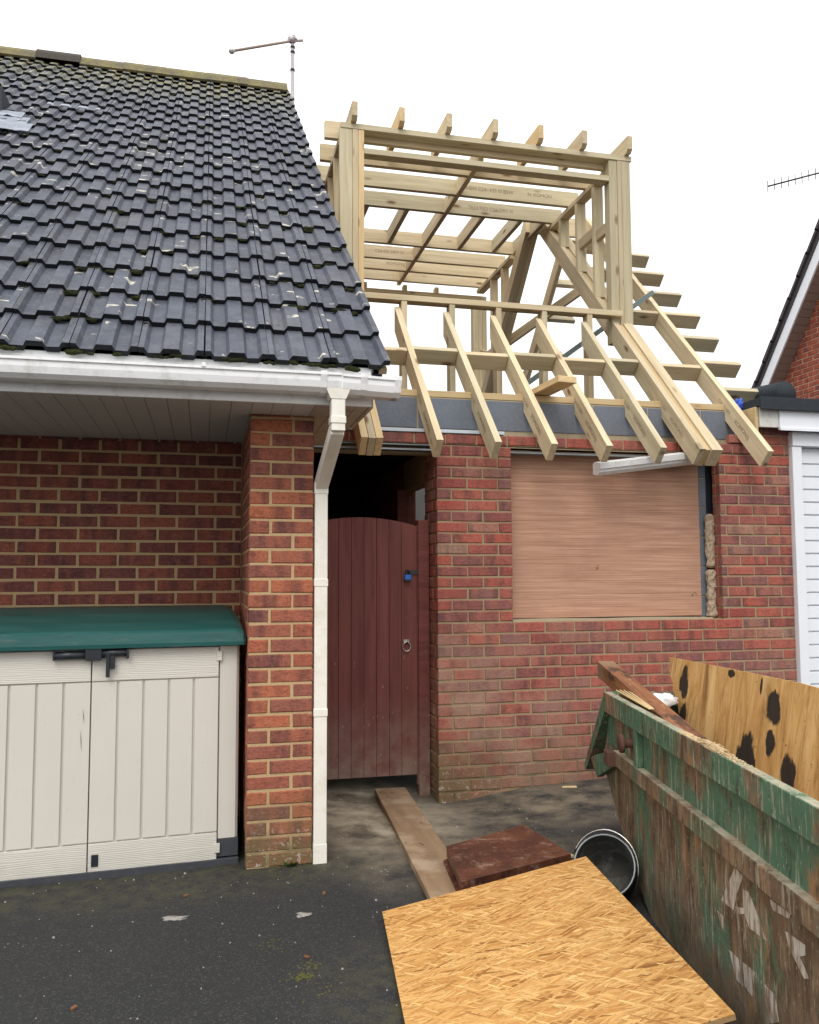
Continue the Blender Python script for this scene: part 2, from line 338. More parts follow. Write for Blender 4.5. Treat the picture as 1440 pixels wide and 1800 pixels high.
MT['felt'] = m_plain('roofing_felt', (.035, .042, .05), .95, .15, .2, 40, ((.085, .09, .095), 120, .7), bump=.7)
MT['lead'] = m_plain('lead_flashing', (.24, .27, .32), .45, .5, .25, 14, ((.12, .13, .15), 18, .7), metal=.3)
MT['slate'] = m_plain('dark_slate_cladding', (.035, .04, .05), .7, .3, .2, 10)
MT['tarp'] = m_plain('blue_tarpaulin', (.02, .07, .42), .45, .4, .3, 30)
MT['bag_white'] = m_plain('white_plastic_bag', (.80, .80, .82), .5, .4, .04, 12)
MT['wool'] = m_plain('mineral_wool', (.42, .33, .24), .98, .05, .35, 45, ((.16, .11, .07), 50, .8), bump=1.0)
MT['void'] = m_plain('passage_shade_black', (.02, .02, .024), .9, .1, .1, 6)  # near-black colour paints the passage's shade onto its ceiling and end wall
MT['sawdust'] = m_plain('sawdust', (.48, .36, .21), .98, .05, .25, 40)
MT['chip'] = m_plain('pale_wood_chip', (.62, .46, .24), .8, .2, .2, 30)
MT['leaf'] = m_plain('dry_leaf', (.17, .085, .045), .9, .1, .3, 30)
MT['grit'] = m_plain('pale_grit', (.30, .285, .26), .9, .2, .2, 60)
MT['weed'] = m_plain('green_weed', (.06, .12, .025), .7, .2, .3, 40)
MT['bark'] = m_plain('grey_bark', (.13, .11, .095), .95, .1, .2, 10)
MT['nb_soffit'] = m_plain('brown_soffit_board', (.27, .20, .165), .6, .3, .08, 6)
MT['nb_tile'] = m_plain('brown_grey_tile', (.075, .065, .07), .85, .2, .2, 12)
MT['ink'] = m_plain('grey_stamp_ink', (.30, .235, .165), .9, .05, .3, 80)
MT['wet_lining'] = m_plain('bucket_grey_lining', (.05, .049, .042), .85, .4, .35, 9, ((.20, .19, .16), 14, .6))
MT['rubble'] = m_plain('rubble', (.30, .24, .18), .95, .1, .4, 14, bump=.8)

g = G('beige_moulded_plastic', .55, .3); v = g.obj(); p = g.pos()
c = g.mix(g.noise(p, 2.5, 4), (.60, .57, .51), (.66, .63, .57))
c = g.mix(g.rng(g.noise(p, 22, 5, .7), .62, .75, 0, .3), c, (.40, .36, .29))
c = g.mix(g.math('MULTIPLY', g.rng(g.sep(p, 2), .0, .16, .45, 0), g.noise(p, 14, 4)), c, (.22, .20, .16))
g.col(c)
wn = g.n('TexWave', wave_type='BANDS', bands_direction='Z'); wn.inputs['Scale'].default_value = 9; wn.inputs['Distortion'].default_value = 9; wn.inputs['Detail'].default_value = 2; wn.inputs['Detail Scale'].default_value = .8
g.t.links.new(g.scale(v, (.35, 1, 4)), wn.inputs['Vector']); g.bump(wn.outputs['Fac'], .25, .004); MT['beige_h'] = g.m
g2 = G('beige_moulded_plastic_upright', .55, .3); v = g2.obj(); p = g2.pos()
c = g2.mix(g2.noise(p, 2.5, 4), (.60, .57, .51), (.66, .63, .57))
c = g2.mix(g2.rng(g2.noise(p, 22, 5, .7), .62, .75, 0, .3), c, (.40, .36, .29)); g2.col(c)
wn = g2.n('TexWave', wave_type='BANDS', bands_direction='X'); wn.inputs['Scale'].default_value = 7; wn.inputs['Distortion'].default_value = 7; wn.inputs['Detail'].default_value = 2
g2.t.links.new(g2.scale(v, (4, 1, .35)), wn.inputs['Vector']); g2.bump(wn.outputs['Fac'], .06, .003); MT['beige_v'] = g2.m
g = G('green_lid_plastic', .36, .45); p = g.pos()
c = g.mix(g.rng(g.noise(g.scale(p, (1.5, 9, 14)), 1.5, 5, .6), .35, .7), (.010, .080, .076), (.026, .115, .105))
c = g.mix(g.rng(g.noise(g.scale(p, (5, 30, 20)), 1.5, 4, .7), .56, .72, 0, .4), c, (.12, .15, .13))
g.col(c); g.bump(g.noise(g.scale(p, (2, 30, 30)), 2, 4), .12, .004); MT['lid'] = g.m

def m_skip(name, rust):
    g = G(name, .7, .3); p = g.pos(); v = p
    st = g.scale(p, (9, 9, 2.0))
    c = g.mix(g.noise(p, 4, 4), (.048, .115, .066), (.095, .18, .108))
    z = g.sep(p, 2)
    k = g.noise(g.scale(p, (3.2, 3.2, 1.6)), 1.4, 6, .68, .4)
    rk = g.math('MULTIPLY', g.rng(k, .62 - rust * .28, .70 - rust * .25, 0, 1), 1.0)
    rcol = g.ramp(g.noise(g.scale(p, (10, 10, 3)), 1.5, 5, .65), [(.3, (.05, .028, .02)), (.44, (.12, .068, .04)), (.58, (.21, .13, .078)), (.72, (.35, .155, .055))])
    c = g.mix(g.math('MULTIPLY', rk, .93), c, rcol)
    sk = g.noise(g.scale(p, (55, 55, 7), rot=(.10, -.22, 0)), 1, 4, .6)
    c = g.mix(g.math('MULTIPLY', g.rng(sk, .565, .63, 0, .8), g.rng(g.noise(p, 5, 3), .35, .6, 0.25, 1)), c, (.36, .33, .24))
    dk = g.noise(g.scale(p, (30, 30, 9)), 1.2, 4, .7)
    c = g.mix(g.rng(dk, .55, .66, 0, .75), c, (.04, .034, .022))
    fl = g.noise(g.scale(p, (120, 120, 45), rot=(.1, -.2, 0)), 1, 3, .6)
    c = g.mix(g.rng(fl, .64, .69, 0, .8), c, (.40, .37, .27))
    dust = g.math('MULTIPLY', g.rng(z, .0, .28, .8, 0), g.rng(g.noise(p, 8, 5), .3, .6, .2, 1))
    c = g.mix(dust, c, (.21, .175, .12))
    nrm = g.sep(g.n('NewGeometry').outputs['Normal'], 2)
    c = g.mix(g.math('MULTIPLY', g.rng(nrm, .8, .95, 0, .85), g.rng(g.noise(p, 7, 5, .7), .36, .58, 0, 1)), c, (.40, .365, .27))
    g.col(c); g.bump(g.math('ADD', g.math('ADD', sk, k), g.math('MULTIPLY', g.noise(p, 6, 3), 3.0)), .4, .010)
    return g.m
MT['skip'] = m_skip('chipped_green_paint', .40)
MT['skip_rust'] = m_skip('rusty_green_paint', .92)
g = G('worn_white_lettering', .8, .2); p = g.pos()
c = g.mix(g.rng(g.noise(g.scale(p, (40, 40, 9)), 1, 4, .65), .40, .60), (.50, .47, .40), (.20, .13, .085))
c = g.mix(g.rng(g.noise(p, 120, 3), .55, .7, 0, .4), c, (.28, .24, .18)); g.col(c); MT['letter'] = g.m
MT['rust'] = m_plain('dark_rust', (.10, .05, .035), .8, .3, .3, 40, bump=.5)

# ------------------------------------------------------------------ object helpers
W = {}
MESH = {}
def link(o, M4, parent=None):
    COL.objects.link(o)
    if parent is not None:
        o.parent = parent; o.matrix_parent_inverse = W[parent].inverted()
    o.matrix_basis = M4; W[o] = M4.copy()
    return o
def tag(o, label, cat, group=None):
    o['label'] = label; o['category'] = cat
    if group: o['group'] = group
    return o
def thing(name, label, cat, loc=(0, 0, 0), group=None):
    o = bpy.data.objects.new(name, None); o.empty_display_size = .1
    link(o, Matrix.Translation(V(loc))); return tag(o, label, cat, group)
def setmat(me, m):
    me.materials.clear()
    me.materials.append(MT[m] if isinstance(m, str) else m)
def mesh_obj(name, verts, faces, m, parent=None, M4=None, smooth=False):
    me = bpy.data.meshes.new(name); me.from_pydata([tuple(x) for x in verts], [], faces); me.update()
    b = bmesh.new(); b.from_mesh(me); bmesh.ops.recalc_face_normals(b, faces=b.faces); b.to_mesh(me); b.free()
    if smooth:
        for f in me.polygons: f.use_smooth = True
    setmat(me, m)
    return link(bpy.data.objects.new(name, me), M4 or Matrix.Identity(4), parent)
BF = [(0, 1, 3, 2), (4, 6, 7, 5), (0, 4, 5, 1), (2, 3, 7, 6), (0, 2, 6, 4), (1, 5, 7, 3)]
def box_mesh(sx, sy, sz, m):
    k = (round(sx, 4), round(sy, 4), round(sz, 4), m)
    if k not in MESH:
        me = bpy.data.meshes.new('box')
        h = (sx / 2, sy / 2, sz / 2)
        vs = [(i * h[0], j * h[1], l * h[2]) for i in (-1, 1) for j in (-1, 1) for l in (-1, 1)]
        me.from_pydata(vs, [], BF); me.update(); 
        b = bmesh.new(); b.from_mesh(me); bmesh.ops.recalc_face_normals(b, faces=b.faces)
        c = min(.0025, min(sx, sy, sz) * .12)
        bmesh.ops.bevel(b, geom=list(b.edges), offset=c, segments=1, affect='EDGES', profile=.5)
        b.to_mesh(me); b.free()
        setmat(me, m); MESH[k] = me
    return MESH[k]
def box(name, x0, x1, y0, y1, z0, z1, m, parent=None, base=None):
    """axis aligned box in the frame `base` (world when None)"""
    me = box_mesh(abs(x1 - x0), abs(y1 - y0), abs(z1 - z0), m)
    M4 = Matrix.Translation(((x0 + x1) / 2, (y0 + y1) / 2, (z0 + z1) / 2))
    if base is not None: M4 = base @ M4
    return link(bpy.data.objects.new(name, me), M4, parent)
def frame(p, xd, zd):
    x = V(xd).normalized(); z = V(zd); z = (z - x * z.dot(x)).normalized(); y = z.cross(x)
    return Matrix(((x.x, y.x, z.x, p[0]), (x.y, y.y, z.y, p[1]), (x.z, y.z, z.z, p[2]), (0, 0, 0, 1)))
def bar(name, p0, p1, wy, hz, m, parent=None, up=(0, 0, 1)):
    """board from p0 to p1 (centre line); wy thick across, hz deep along `up`; grain runs along local x"""
    p0, p1 = V(p0), V(p1); L = (p1 - p0).length
    return link(bpy.data.objects.new(name, box_mesh(L, wy, hz, m)), frame((p0 + p1) / 2, p1 - p0, up), parent)
def prism(name, pts, y0, y1, m, parent=None, M4=None, smooth=False):
    """polygon pts in local (x,z) pulled along local y from y0 to y1"""
    n = len(pts)
    vs = [(a, y0, b) for a, b in pts] + [(a, y1, b) for a, b in pts]
    fs = [tuple(range(n))[::-1], tuple(range(n, 2 * n))] + [(i, (i + 1) % n, n + (i + 1) % n, n + i) for i in range(n)]
    return mesh_obj(name, vs, fs, m, parent, M4, smooth)
def tube(name, pts, r, m, parent=None, seg=8, cap=True, taper=None):
    vs, fs = [], []; pts = [V(q) for q in pts]
    for i, q in enumerate(pts):
        d = (pts[min(i + 1, len(pts) - 1)] - pts[max(i - 1, 0)]).normalized()
        a = d.orthogonal().normalized() if i == 0 else (a - d * a.dot(d)).normalized()
        b = d.cross(a); rr = taper[i] if taper else r
        for k in range(seg):
            t = 2 * math.pi * k / seg; vs.append(q + a * math.cos(t) * rr + b * math.sin(t) * rr)
    for i in range(len(pts) - 1):
        for k in range(seg):
            fs.append((i * seg + k, i * seg + (k + 1) % seg, (i + 1) * seg + (k + 1) % seg, (i + 1) * seg + k))
    if cap: fs += [tuple(range(seg))[::-1], tuple(range((len(pts) - 1) * seg, len(pts) * seg))]
    return mesh_obj(name, vs, fs, m, parent, None, True)
def lathe(name, prof, M4, m, parent=None, seg=28):
    vs, fs = [], []
    for r, z in prof:
        for k in range(seg):
            t = 2 * math.pi * k / seg; vs.append((r * math.cos(t), r * math.sin(t), z))
    for i in range(len(prof) - 1):
        for k in range(seg):
            fs.append((i * seg + k, i * seg + (k + 1) % seg, (i + 1) * seg + (k + 1) % seg, (i + 1) * seg + k))
    return mesh_obj(name, vs, fs, m, parent, M4, True)
def lump(name, c, r, m, parent=None, amp=.3, fr=3.0, sub=3, M4=None, smooth=True, seed=0):
    b = bmesh.new(); bmesh.ops.create_icosphere(b, subdivisions=sub, radius=1)
    for q in b.verts:
        k = 1 + amp * mnoise.noise(q.co * fr + V((seed * 7.3, seed * 3.1, seed)))
        q.co = V((q.co.x * r[0] * k, q.co.y * r[1] * k, q.co.z * r[2] * k))
    me = bpy.data.meshes.new(name); b.to_mesh(me); b.free()
    for f in me.polygons: f.use_smooth = smooth
    setmat(me, m)
    return link(bpy.data.objects.new(name, me), M4 or Matrix.Translation(V(c)), parent)

# ---- bricks: each its own object, meshes shared between bricks of the same size
def brick_mesh(L, H, D, m, var):
    k = ('brick', round(L, 3), round(H, 3), m, var)
    if k not in MESH:
        rr = random.Random(hash((round(L, 3), round(H, 3), var)) & 0xffff)
        c = .005; hl, hh = L / 2, H / 2
        def j(a): return a + rr.uniform(-.0014, .0014)
        back = [(-hl, D, -hh), (hl, D, -hh), (hl, D, hh), (-hl, D, hh)]
        mid = [(j(-hl), c, j(-hh)), (j(hl), c, j(-hh)), (j(hl), c, j(hh)), (j(-hl), c, j(hh))]
        fr = [(j(-hl + c), rr.uniform(-.001, .001), j(-hh + c)), (j(hl - c), rr.uniform(-.001, .001), j(-hh + c)), (j(hl - c), rr.uniform(-.001, .001), j(hh - c)), (j(-hl + c), rr.uniform(-.001, .001), j(hh - c))]
        vs = back + mid + fr
        fs = [(8, 9, 10, 11)] + [(4 + i, 4 + (i + 1) % 4, 8 + (i + 1) % 4, 8 + i) for i in range(4)] + [(i, (i + 1) % 4, 4 + (i + 1) % 4, 4 + i) for i in range(4)]
        me = bpy.data.meshes.new('brick'); me.from_pydata(vs, [], fs); me.update()
        b = bmesh.new(); b.from_mesh(me); bmesh.ops.recalc_face_normals(b, faces=b.faces); b.to_mesh(me); b.free()
        setmat(me, m); MESH[k] = me
    return MESH[k]
def put_brick(parent, base, x0, x1, z0, z1, m, D=.05):
    if x1 - x0 < .018: return
    L = round((x1 - x0) / .005) * .005; H = round((z1 - z0) / .002) * .002
    o = bpy.data.objects.new('brick', brick_mesh(L, H, D, m, random.randrange(4)))
    M4 = base @ Matrix.Translation(((x0 + x1) / 2 + random.uniform(-.0015, .0015), random.uniform(-.002, .002), (z0 + z1) / 2 + random.uniform(-.001, .001))) @ Matrix.Rotation(random.uniform(-.006, .006), 4, 'Y')
    link(o, M4, parent)
def lay(parent, base, x0, x1, zs, m, first='S', holes=(), J=.010, S_=.215, phase=None, keep=None):
    """stretcher bond between the bed-joint heights zs (descending); local x along the wall, y into it"""
    for i in range(len(zs) - 1):
        zt, zb = zs[i], zs[i + 1]
        segs = [(x0, x1)]
        for (hx0, hx1, hz0, hz1) in holes:
            if (zt + zb) / 2 > hz0 and (zt + zb) / 2 < hz1:
                ns = []
                for a, b in segs:
                    if hx0 > a: ns.append((a, min(b, hx0)))
                    if hx1 < b: ns.append((max(a, hx1), b))
                segs = ns
        half = ((i % 2 == 0) == (first == 'H'))
        xs = x0 - ((S_ + J) / 2 if half else 0) if phase is None else phase - ((S_ + J) / 2 if i % 2 else 0)
        while xs > x0: xs -= S_ + J
        x = xs
        while x < x1:
            a, b = x, x + S_
            for s0, s1 in segs:
                c0, c1 = max(a, s0), min(b, s1)
                if s1 - c1 < .03 and c1 < s1 and b < s1: c1 = s1 if s1 - b < .02 else c1
                if c1 - c0 > .03 and (keep is None or keep((c0 + c1) / 2, (zt + zb) / 2)):
                    put_brick(parent, base, c0, c1, zb + J / 2, zt - J / 2, m)
            x += S_ + J

# ------------------------------------------------------------------ ground
def gz(x, y):
    h = -.085 * math.exp(-(((x - 1.25) / .55) ** 2 + ((y - 1.25) / .5) ** 2))
    h += .012 * mnoise.noise(V((x * .9, y * .9, 0)))
    if x > 2: h += .02 * min(1, (x - 2))
    h -= .035 * min(1, max(0, (-1.2 - y) / 1.5))
    return h
def axis(lo, hi, a, b, st):
    r = []; x = a
    while x <= b + 1e-6: r.append(x); x += st
    s, x = st, b
    while x < hi: s *= 1.5; x += s; r.append(x)
    s, x = st, a
    while x > lo: s *= 1.5; x -= s; r.insert(0, x)
    return r
xs, ys = axis(-120, 120, -2.2, 4.4, .08), axis(-120, 160, -4.6, 1.8, .08)
vs = [(x, y, gz(x, y)) for y in ys for x in xs]; nx = len(xs)
fs = [(j * nx + i, j * nx + i + 1, (j + 1) * nx + i + 1, (j + 1) * nx + i) for j in range(len(ys) - 1) for i in range(nx - 1)]
gd = mesh_obj('ground', vs, fs, 'asphalt', smooth=True); gd['kind'] = 'structure'

# ------------------------------------------------------------------ existing house on the left
house = thing('brick_house', 'brick house with dark interlocking tile roof, white gutter and a recessed porch wall', 'house', (-1, .5, 0))
YL = .9653
I4 = Matrix.Identity(4)
rec = box('recess_wall', -2.9, 0, YL + .0045, YL + .25, -.3, 2.30, 'mortar_pier', house)
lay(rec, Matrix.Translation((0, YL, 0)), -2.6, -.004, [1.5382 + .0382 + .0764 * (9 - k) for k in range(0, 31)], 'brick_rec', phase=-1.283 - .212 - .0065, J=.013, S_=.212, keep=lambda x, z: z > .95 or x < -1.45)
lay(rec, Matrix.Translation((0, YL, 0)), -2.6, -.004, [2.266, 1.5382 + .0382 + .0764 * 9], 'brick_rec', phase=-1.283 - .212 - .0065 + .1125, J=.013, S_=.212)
pier = box('pier', .004, .3235, .0045, YL + .25, -.3, 2.2685, 'mortar_pier', house)
zp = [2.2504 - .07503 * i for i in range(32)]
lay(pier, I4, 0, .3275, zp, 'brick_pier', first='S', J=.0115, S_=.214)
put_brick(pier, I4, 0, .205, 2.256, 2.267, 'brick_pier'); put_brick(pier, I4, .215, .3275, 2.256, 2.267, 'brick_pier')
lay(pier, Matrix.Translation((0, YL, 0)) @ Matrix.Rotation(-math.pi / 2, 4, 'Z'), 0, YL - .055, zp, 'brick_pier', first='H', keep=lambda x, z: z > .15)
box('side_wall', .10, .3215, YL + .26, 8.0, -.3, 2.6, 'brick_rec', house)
# soffit, fascia, gutter
sof = box('soffit', -2.9, .562, -.318, YL, 2.2755, 2.29, 'soffit', house)
k = 0; x = -2.6
while x < .555:
    x2 = min(x + .097, .56)
    box('soffit_board', x, x2, -.316, YL - .004, 2.2685, 2.2757, 'soffit' if x < .3 else 'soffit_dirty', sof); x += .1
box('fascia', -2.9, .566, -.335, -.3185, 2.262, 2.455, 'upvc', house)
box('soffit_end_cap', .563, .582, -.30, .30, 2.262, 2.46, 'soffit_dirty', house)
GP = [(-.345, 2.387), (-.345, 2.320), (-.362, 2.302), (-.432, 2.302), (-.455, 2.322), (-.462, 2.352), (-.462, 2.378), (-.470, 2.380), (-.470, 2.392), (-.455, 2.392), (-.452, 2.330), (-.430, 2.312), (-.365, 2.312), (-.353, 2.325), (-.353, 2.387)]
MX = Matrix(((0, 1, 0, 0), (1, 0, 0, 0), (0, 0, 1, 0), (0, 0, 0, 1)))          # local (x,z) -> world (y,z), local y -> world x
def gslope(x): return -.012 * (x + .2)
gut = prism('gutter', GP, -2.9, .40, 'upvc', house, MX)
GT = Matrix.Translation((.41, 0, 2.35)) @ Matrix.Rotation(.035, 4, 'Y') @ Matrix.Translation((-.41, 0, -2.35)) @ MX
prism('gutter_end', [(a, b - .004) for a, b in GP], .405, .672, 'upvc', gut, GT)
CL = [(-.343, 2.389), (-.343, 2.316), (-.360, 2.298), (-.434, 2.298), (-.459, 2.320), (-.466, 2.35), (-.475, 2.378), (-.475, 2.397), (-.45, 2.397), (-.455, 2.325), (-.43, 2.306), (-.362, 2.306), (-.35, 2.32), (-.35, 2.389)]
for cx, cw in ((.30, .03), (.49, .03), (.655, .032)):
    prism('gutter_clip', CL, cx, cx + cw, 'upvc', gut, MX if cx < .4 else GT)
prism('gutter_end_stop', [(-.344, 2.39), (-.344, 2.31), (-.362, 2.296), (-.434, 2.296), (-.46, 2.32), (-.468, 2.35), (-.476, 2.39)], .673, .682, 'upvc', gut, GT)
box('gutter_bracket', -.242, -.222, -.475, -.452, 2.384, 2.404, 'upvc', gut)
# downpipe
DP = 'upvc_cream'
dpipe = box('downpipe', .3325, .398, -.012, .053, -.02, 1.90, DP, house)
box('pipe_collar', .3295, .401, -.015, .056, 1.862, 1.925, DP, dpipe)
box('pipe_collar', .3295, .401, -.015, .056, 1.385, 1.425, DP, dpipe)
box('pipe_collar', .3295, .401, -.015, .056, .728, .768, DP, dpipe)
box('pipe_shoe', .331, .400, -.0135, .0545, -.05, .10, 'upvc_cream', dpipe)
mesh_obj('gutter_outlet', [(.325, -.455, 2.325), (.445, -.455, 2.325), (.445, -.35, 2.325), (.325, -.35, 2.325), (.350, -.45, 2.272), (.422, -.45, 2.272), (.422, -.375, 2.272), (.350, -.375, 2.272)],
         [(0, 1, 2, 3), (4, 5, 6, 7), (0, 1, 5, 4), (1, 2, 6, 5), (2, 3, 7, 6), (3, 0, 4, 7)], DP, dpipe)
box('offset_top', .354, .419, -.447, -.379, 2.12, 2.275, DP, dpipe)
box('offset_collar', .350, .423, -.451, -.375, 2.155, 2.19, DP, dpipe)
bar('offset_pipe', (.386, -.408, 2.135), (.366, .018, 1.905), .064, .064, DP, dpipe)
# roof
PIT = math.atan2(7.074 - 2.453, 5.584)
up = V((0, math.cos(PIT), math.sin(PIT))); nor = V((0, -math.sin(PIT), math.cos(PIT)))
E0 = V((0, -.36, 2.453))                                    # tile nose line at the eave
def rp(x, s, n=0.0): return V((x, E0.y, E0.z)) + up * s + nor * n
RL = 7.15; XV = .657
roof = mesh_obj('roof', [rp(-3.35, .03, -.05), rp(XV - .03, .03, -.05), rp(XV - .03, RL, -.05), rp(-3.35, RL, -.05), rp(-3.35, .03, -.10), rp(XV - .03, .03, -.10), rp(XV - .03, RL, -.10), rp(-3.35, RL, -.10)],
                [(0, 1, 2, 3), (4, 5, 6, 7), (0, 1, 5, 4), (1, 2, 6, 5), (2, 3, 7, 6), (3, 0, 4, 7)], 'slate', house)
TWD, GAU = .295, .345
PR = [(0, .027), (.024, .027), (.040, .002), (.096, .002), (.110, .027), (.178, .027), (.192, .002), (.246, .002), (.260, .027), (TWD - .0055, .027)]
def tile_mesh(var):
    rr = random.Random(var); Ln, th = .415, .032; vs = []; fs = []
    rows = ((0.0, .036), (Ln, 0.002))
    for s_, lift in rows:
        for a, h in PR: vs.append((a + rr.uniform(-.001, .001), s_, h + lift + rr.uniform(-.0012, .0012) - (.004 if s_ == 0 else 0)))
    n = len(PR)
    fs += [(i, i + 1, n + i + 1, n + i) for i in range(n - 1)]
    b0 = len(vs)
    for s_, lift in rows:
        for a, h in PR: vs.append((a, s_ + (.004 if s_ == 0 else 0), h + lift - th))
    fs += [(b0 + i, b0 + i + 1, i + 1, i) for i in range(n - 1)]
    fs += [(b0 + n, b0, 0, n), (b0 + n - 1, b0 + 2 * n - 1, 2 * n - 1, n - 1)]
    me = bpy.data.meshes.new('tile'); me.from_pydata(vs, [], fs); me.update()
    b = bmesh.new(); b.from_mesh(me); bmesh.ops.recalc_face_normals(b, faces=b.faces); b.to_mesh(me); b.free()
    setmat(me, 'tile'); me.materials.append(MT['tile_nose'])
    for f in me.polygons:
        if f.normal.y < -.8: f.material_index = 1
    return me
tms = [tile_mesh(i) for i in range(6)]
RT = Matrix(((1, 0, 0, 0), (0, up.y, nor.y, 0), (0, up.z, nor.z, 0), (0, 0, 0, 1)))
NROW = 21
for r_ in range(NROW):
    for c_ in range(13):
        x0 = XV - (c_ + 1) * TWD
        s0 = r_ * GAU + random.uniform(-.004, .004)
        if r_ == NROW - 1: s0 = r_ * GAU - .04
        q = rp(x0 + random.uniform(-.002, .002), s0, -.02 + random.uniform(-.001, .002))
        M4 = Matrix.Translation(q) @ RT @ Matrix.Rotation(random.uniform(-.004, .004), 4, 'Z')
        link(bpy.data.objects.new('tile', tms[random.randrange(6)]), M4, roof)
# verge undercloak strip and mortar
mesh_obj('verge_strip', [rp(XV - .05, 0.02, -.045), rp(XV - .012, 0.02, -.045), rp(XV - .012, RL, -.045), rp(XV - .05, RL, -.045), rp(XV - .05, .02, -.015), rp(XV - .012, .02, -.015), rp(XV - .012, RL, -.015), rp(XV - .05, RL, -.015)],
         [(0, 1, 2, 3), (4, 5, 6, 7), (0, 1, 5, 4), (1, 2, 6, 5), (2, 3, 7, 6), (3, 0, 4, 7)], 'mortar_ext', roof)
# rear slope (behind the ridge) as plain plate, gable infill
RY = rp(0, RL)[1]; RZ = rp(0, RL)[2]
mesh_obj('rear_slope', [(-3.35, RY, RZ - .03), (XV - .02, RY, RZ - .03), (XV - .02, RY + 5.4, RZ - 4.5), (-3.35, RY + 5.4, RZ - 4.5), (-3.35, RY, RZ - .09), (XV - .02, RY, RZ - .09), (XV - .02, RY + 5.4, RZ - 4.56), (-3.35, RY + 5.4, RZ - 4.56)],
         [(0, 1, 2, 3), (4, 5, 6, 7), (0, 1, 5, 4), (1, 2, 6, 5), (2, 3, 7, 6), (3, 0, 4, 7)], 'slate', roof)
mesh_obj('gable_wall', [(.30, .1, 2.3), (.30, RY, RZ - .3), (.30, 8.0, 2.6), (.12, .1, 2.3), (.12, RY, RZ - .3), (.12, 8.0, 2.6)],
         [(0, 1, 2), (3, 4, 5), (0, 1, 4, 3), (1, 2, 5, 4), (2, 0, 3, 5)], 'brick_rec', house)
# ridge tiles
x = XV - .03
while x > -3.3:
    L_ = .445; big = -2.2 < x - .2 < -1.75
    pts = [(-.15, -.105), (-.10, -.02), (-.045, .035), (.045, .035), (.10, -.02), (.15, -.105), (.13, -.12), (0, -.0), (-.13, -.12)]
    if big: pts = [(-.15, -.09), (-.12, -.01), (-.07, .046), (.07, .046), (.12, -.01), (.15, -.09), (0, -.02)]
    prism('ridge_tile', pts, x - L_ - .004, x, 'ridge_dark' if big else 'ridge', roof, Matrix.Translation((0, RY, RZ + .05 + random.uniform(-.006, .006))) @ MX)
    x -= L_
# moss clumps tucked under the tile noses
bm = bmesh.new()
rr = random.Random(3)
for k in range(330):
    r_ = int(rr.random() ** 1.2 * 20); x = rr.uniform(-2.6, .6)
    ph = (XV - x) % TWD
    s_ = r_ * GAU + rr.uniform(-.03, .004); big = rr.uniform(.006, .017) * (1.25 if r_ < 8 else .9)
    c_ = rp(x, s_, rr.uniform(.0, .014))
    for q in range(rr.randrange(1, 5)):
        cc = c_ + V((rr.uniform(-.03, .03), 0, 0)) + up * rr.uniform(-.008, .008)
        res = bmesh.ops.create_icosphere(bm, subdivisions=2, radius=1)
        for vtx in res['verts']:
            n_ = 1 + .45 * mnoise.noise(vtx.co * 2.3 + cc * 40)
            vtx.co = cc + V((vtx.co.x * big * 1.5 * n_, 0, 0)) + up * (vtx.co.y * big * .8 * n_) + nor * (vtx.co.z * big * .62 * n_)
me = bpy.data.meshes.new('moss'); bm.to_mesh(me); bm.free(); setmat(me, 'moss')
o = link(bpy.data.objects.new('moss', me), I4, roof); o['kind'] = 'stuff'
# small dormer cheek on the left edge of the roof with lead
dm = box('roof_dormer', -3.4, -1.90, 3.0, 4.6, 4.4, 5.50, 'slate', house)
for i in range(7):
    x0 = -1.93 + i * .035
for i, (xa, xb, sa, sb) in enumerate(((-2.3, -1.66, 4.02, 4.28), (-2.3, -1.60, 3.80, 4.04), (-2.2, -1.72, 4.24, 4.42))):
    n_ = 14; vs = []; 
    for j in range(2):
        for i_ in range(n_):
            xx = xa + (xb - xa) * i_ / (n_ - 1); ss = sb if j else sa + .03 * mnoise.noise(V((xx * 9, i * 5, 0)))
            vs.append(rp(xx, ss, .033 + .02 * abs(mnoise.noise(V((xx * 14, ss * 9, i)))) + i * .004))
    for j in range(2):
        for i_ in range(n_): vs.append(vs[j * n_ + i_] - nor * .004)
    fs = [(i_, i_ + 1, n_ + i_ + 1, n_ + i_) for i_ in range(n_ - 1)] + [(2 * n_ + i_, 2 * n_ + i_ + 1, i_ + 1, i_) for i_ in range(n_ - 1)]
    mesh_obj('lead_flashing', vs, fs, 'lead', dm, smooth=True)
# metallic patch strip higher on the roof
vs = []; n_ = 16
for j in range(2):
    for i_ in range(n_):
        xx = -1.62 + .44 * i_ / (n_ - 1); ph = (XV - xx) % .1475
        h = .036 if .03 < ph < .10 else .017
        vs.append(rp(xx, 4.86 + j * .07, h + .008))
for q in list(vs): vs.append(q - nor * .003)
fs = [(i_, i_ + 1, n_ + i_ + 1, n_ + i_) for i_ in range(n_ - 1)] + [(2 * n_ + i_, 2 * n_ + i_ + 1, i_ + 1, i_) for i_ in range(n_ - 1)]
mesh_obj('lead_strip', vs, fs, 'lead', roof)
